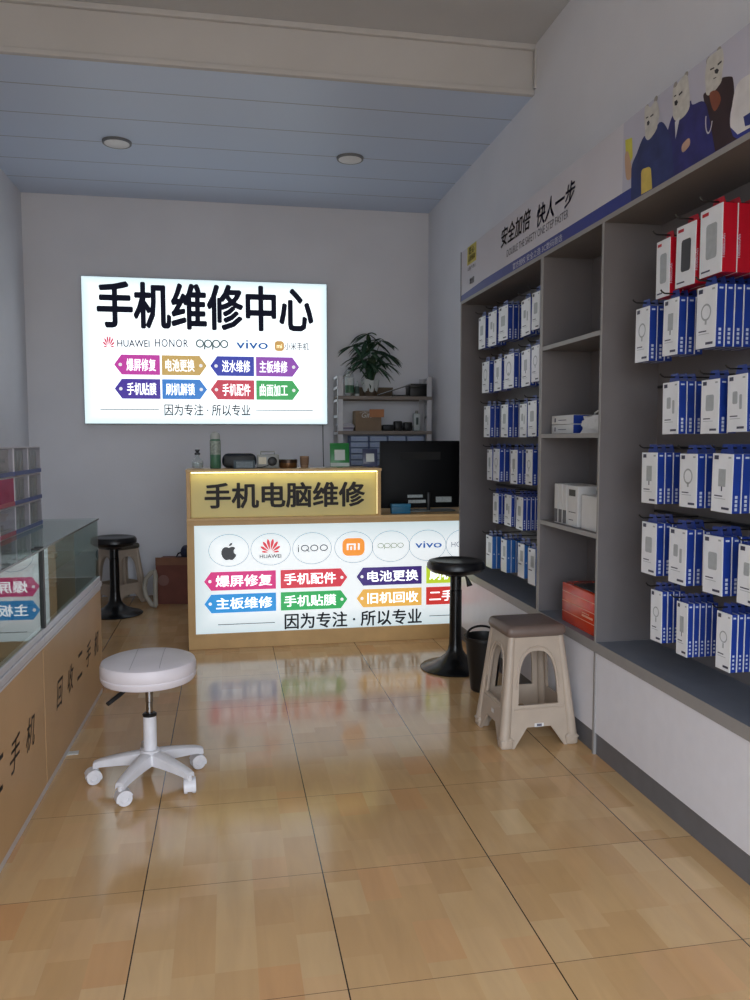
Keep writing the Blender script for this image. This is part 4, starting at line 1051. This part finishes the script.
# ------------------------------------------------------------------ moulded plastic stools
def plastic_stool(label, loc, rz, seat_rgb, hgt, stickers=True):
    t = thing('plastic_stool', label, 'stool', loc, rz)
    M_bei = mat('beige_plastic', (178, 162, 146), .38, var=.04)
    zt_ = hgt-.055
    a0, a1 = .194, .140                         # half width on the floor, under the seat
    d0, d1 = .184, .130
    def hw(z): k = z/zt_; return a0+(a1-a0)*k
    def hd(z): k = z/zt_; return d0+(d1-d0)*k
    body = MB()
    NS = 48
    zc = .30
    def outer(a):
        # ray from (0, zc): hits unit panel border (s in -1..1, z in 0..zt) with the cut-out between the feet
        dx, dz = math.cos(a), math.sin(a)
        best = 9
        if abs(dx) > 1e-6: best = min(best, 1/abs(dx)*.15)
        if dz > 1e-6: best = min(best, (zt_-zc)/dz)
        if dz < -1e-6:
            tfoot = -zc/dz; xf = abs(dx*tfoot)
            if xf >= .108: best = min(best, tfoot)
            else:
                tr_ = (.098-zc)/dz
                xr = abs(dx*tr_)
                if xr <= .075: best = min(best, tr_)
                else:
                    # slanted side of the cut-out (.075,.088)-(.108,0)
                    A = (.075, .098); B = (.108, 0.)
                    ex, ez = B[0]-A[0], B[1]-A[1]
                    adx = abs(dx)
                    den = adx*(-ez)+dz*ex
                    tt = ((A[0])*(-ez)+(A[1]-zc)*ex)/den
                    best = min(best, tt)
        return (dx*best/.15, zc+dz*best)
    def inner(a):
        dx, dz = math.cos(a), math.sin(a)
        w = .098
        if dz >= 0:                              # arch
            r_ = 1/((abs(dx)/w)**2.7+(dz/(zt_-.07-zc))**2.7)**(1/2.7)
            return (dx*r_/.15, zc+dz*r_)
        tb = min((w/abs(dx)) if abs(dx) > 1e-6 else 9, (.205-zc)/dz)
        return (dx*tb/.15, zc+dz*tb)
    angs = [2*PI*i/NS+.001 for i in range(NS)]
    import bisect
    # exact corner directions so feet and cut-outs stay crisp
    extra = [math.atan2(0-zc, x) for x in (.1499, -.1499, .1085, -.1085)]+[math.atan2(.098-zc, x) for x in (.0745, -.0745)]+[math.atan2(zt_-zc, x) for x in (.15, -.15)]+[math.atan2(.205-zc, x) for x in (.098, -.098)]
    angs = sorted(set([a % (2*PI) for a in angs+extra]))
    n = len(angs)
    for side in range(4):
        def P(s, z, inset):
            W, Dp = (hw(z), hd(z)) if side % 2 == 0 else (hd(z), hw(z))
            x = s*(W-.012); y = -(Dp-inset)
            v = Vector((x, y, z)); v.rotate(Euler((0, 0, side*PI/2))); return v
        vs = []
        for a in angs:
            o_, i_ = outer(a), inner(a)
            vs += [P(*o_, 0), P(*i_, 0), P(*o_, .012), P(*i_, .012)]
        fs = []
        for i in range(n):
            j = (i+1) % n
            fs += [(4*i, 4*j, 4*j+1, 4*i+1), (4*i+2, 4*i+3, 4*j+3, 4*j+2), (4*i+1, 4*j+1, 4*j+3, 4*i+3), (4*i, 4*i+2, 4*j+2, 4*j)]
        body.add(vs, fs, 0, False)
        # raised rib around the arch and above the lower rail
        rib = [P(inner(a)[0]*1.13, zc+(inner(a)[1]-zc)*1.13, -.001) for a in [math.radians(q) for q in range(-8, 189, 14)]]
        body.tube(rib, .0045, 6)
        body.tube([P(-.78, .188, -.001), P(0, .188, -.001), P(.78, .188, -.001)], .004, 6)
    obj('body', body, M_bei, t)
    for sx in (-1, 1):
        for sy_ in (-1, 1):
            lg = MB()
            lg.tube([(sx*(hw(z)-.014), sy_*(hd(z)-.014), z) for z in (0.02, .12, .24, .36, zt_)], .02, 12, rr=[.028, .027, .025, .023, .02])
            lg.rbox(-.032, .032, -.03, .03, 0, .055, .012, 3, 0, T((sx*(hw(0)-.024), sy_*(hd(0)-.022), 0)))
            lg.rbox(-.035, .035, -.033, .033, .036, .046, .005, 2, 0, T((sx*(hw(0)-.024), sy_*(hd(0)-.022), 0)))
            obj('leg', lg, M_bei, t)
    seat = MB()
    seat.rbox(-a1-.016, a1+.016, -d1-.016, d1+.016, zt_-.006, hgt, .028, 4)
    obj('seat', seat, mat('seat_%d' % seat_rgb[0], seat_rgb, .42, var=.04), t, label='brown top')
    if stickers:
        s = mat('white_sticker', (216, 214, 212), .4)
        q = hd(.105)
        obj('sticker', MB().box(-.024, .024, -q-.0018, -q-.0008, .098, .116), s, t, label='white sticker')
        obj('sticker', MB().box(-.012, .014, -q-.0022, -q-.0016, .101, .113), mat('sticker_print', (96, 96, 110), .5), t)
        q = hw(.14)
        obj('sticker', MB().box(-q-.0028, -q-.0016, -.03, .0, .13, .15), s, t, label='white sticker')
    return t
plastic_stool('beige moulded plastic stool with brown seat beside the wall cabinets', (1.476, 3.775, 0), .035, (112, 96, 88), .592)
plastic_stool('beige plastic stool standing in the back corner behind the black bar stool', (-1.0, 7.61, 0), .72, (92, 88, 80), .60, False).scale = (.92, .92, .92)

# ------------------------------------------------------------------ bucket, floor carton, hose, scrap
t = thing('waste_bucket', 'black tapered bucket with raised bail handle beside the bar stool', 'bucket', (1.495, 4.50, 0), .4)
M_bkt = mat('bucket_black', (26, 24, 24), .4)
obj('bucket_body', MB().lathe([(0, 0), (.072, 0), (.078, .006), (.112, .31), (.12, .312), (.12, .33), (.11, .33), (.073, .012), (0, .012)], 40), M_bkt, t)
obj('bail_handle', MB().tube([(.117*math.cos(a), .01+.05*math.sin(a), .325+.05*math.sin(a)) for a in [PI*i/16 for i in range(17)]], .007, 8), M_bkt, t)
t = thing('floor_carton', 'dark reddish brown carton on the floor by the counter end', 'box', (-.45, 7.56, 0), -.15)
M_rc = mat('dark_red_card', (116, 66, 54), .6, var=.12, scale=8)
obj('carton', MB().box(-.19, .25, -.15, .15, 0, .40), M_rc, t, bevel=.003)
obj('flap', MB().box(-.19, .25, -.152, -.146, .36, .43, M=T((0, 0, 0))).box(-.188, .248, -.146, .02, .40, .406), mat('card_flap', (134, 92, 70), .65), t)
obj('round_sticker', MB().lathe([(0, 0), (.05, 0), (.05, .002), (0, .002)], 24, 0, T((-.12, -.1522, .22))@R('X', 90)), mat('faded_sticker', (136, 98, 90), .6), t)
t = thing('cloth_bag', 'dark blue cloth bag lying on the reddish carton', 'bag', (-.32, 7.56, .4065))
obj('bag_body', MB().rbox(-.12, .12, -.1, .1, 0, .11, .045, 4), mat('navy_cloth', (40, 44, 66), .8, var=.2, scale=20), t)
obj('bag_strap', MB().tube([(-.1, -.05, .06), (-.14, -.08, .05), (-.16, -.06, .012), (-.1, -.03, .01)], .008, 8), mat('navy_strap', (34, 36, 54), .8), t)
hs = MB().tube([(-.64, 7.30, .012), (-.69, 7.30, .03), (-.735, 7.31, .10), (-.75, 7.315, .18), (-.735, 7.315, .26), (-.69, 7.31, .31), (-.655, 7.30, .325), (-.648, 7.28, .29), (-.652, 7.27, .15), (-.65, 7.27, .02)], .021, 10)
tag(obj('plastic_hose', hs, mat('cream_hose', (168, 162, 150), .5)), 'pale bent plastic hose standing beside the reddish carton', 'hose')
sp_ = MB().box(-.026, .03, -.02, .022, .0005, .003)
tag(obj('paper_scrap', sp_, mat('white_paper', (214, 214, 210), .7), loc=(-.755, 3.925, 0), rot=(0, 0, .1)), 'small white paper scrap on the tiles at the display case foot', 'paper')

# ------------------------------------------------------------------ daylight through the open shopfront
w = bpy.data.worlds.new('street_daylight'); sc.world = w; w.use_nodes = True
nt = w.node_tree; bg = nt.nodes['Background']
tc = nt.nodes.new('ShaderNodeTexCoord'); sx = nt.nodes.new('ShaderNodeSeparateXYZ'); nt.links.new(tc.outputs['Generated'], sx.inputs[0])
rp = nt.nodes.new('ShaderNodeValToRGB'); nt.links.new(sx.outputs['Z'], rp.inputs['Fac'])
rp.color_ramp.elements[0].position = .0; rp.color_ramp.elements[0].color = (.34, .33, .31, 1)
rp.color_ramp.elements[1].position = .06; rp.color_ramp.elements[1].color = (.84, .93, 1.04, 1)
nt.links.new(rp.outputs['Color'], bg.inputs['Color']); bg.inputs['Strength'].default_value = 6.6
pl = bpy.data.lights.new('doorway_portal', 'AREA'); pl.shape = 'RECTANGLE'; pl.size = XR-XL-.25; pl.size_y = 3.0; pl.cycles.is_portal = True
po = bpy.data.objects.new('doorway_portal', pl); COL.objects.link(po)
po.location = ((XL+.25+XR)/2, YF-.1, 1.5); po.rotation_euler = (PI/2, 0, 0)

vs_ = sc.view_settings
sc.display_settings.display_device = 'sRGB'
vs_.view_transform = 'Standard'; vs_.look = 'None'; vs_.exposure = 0.; vs_.gamma = 1.; vs_.use_curve_mapping = False
sc.cycles.use_denoising = True
sc.cycles.max_bounces = 8; sc.cycles.transparent_max_bounces = 24
sc.cycles.sample_clamp_indirect = 4
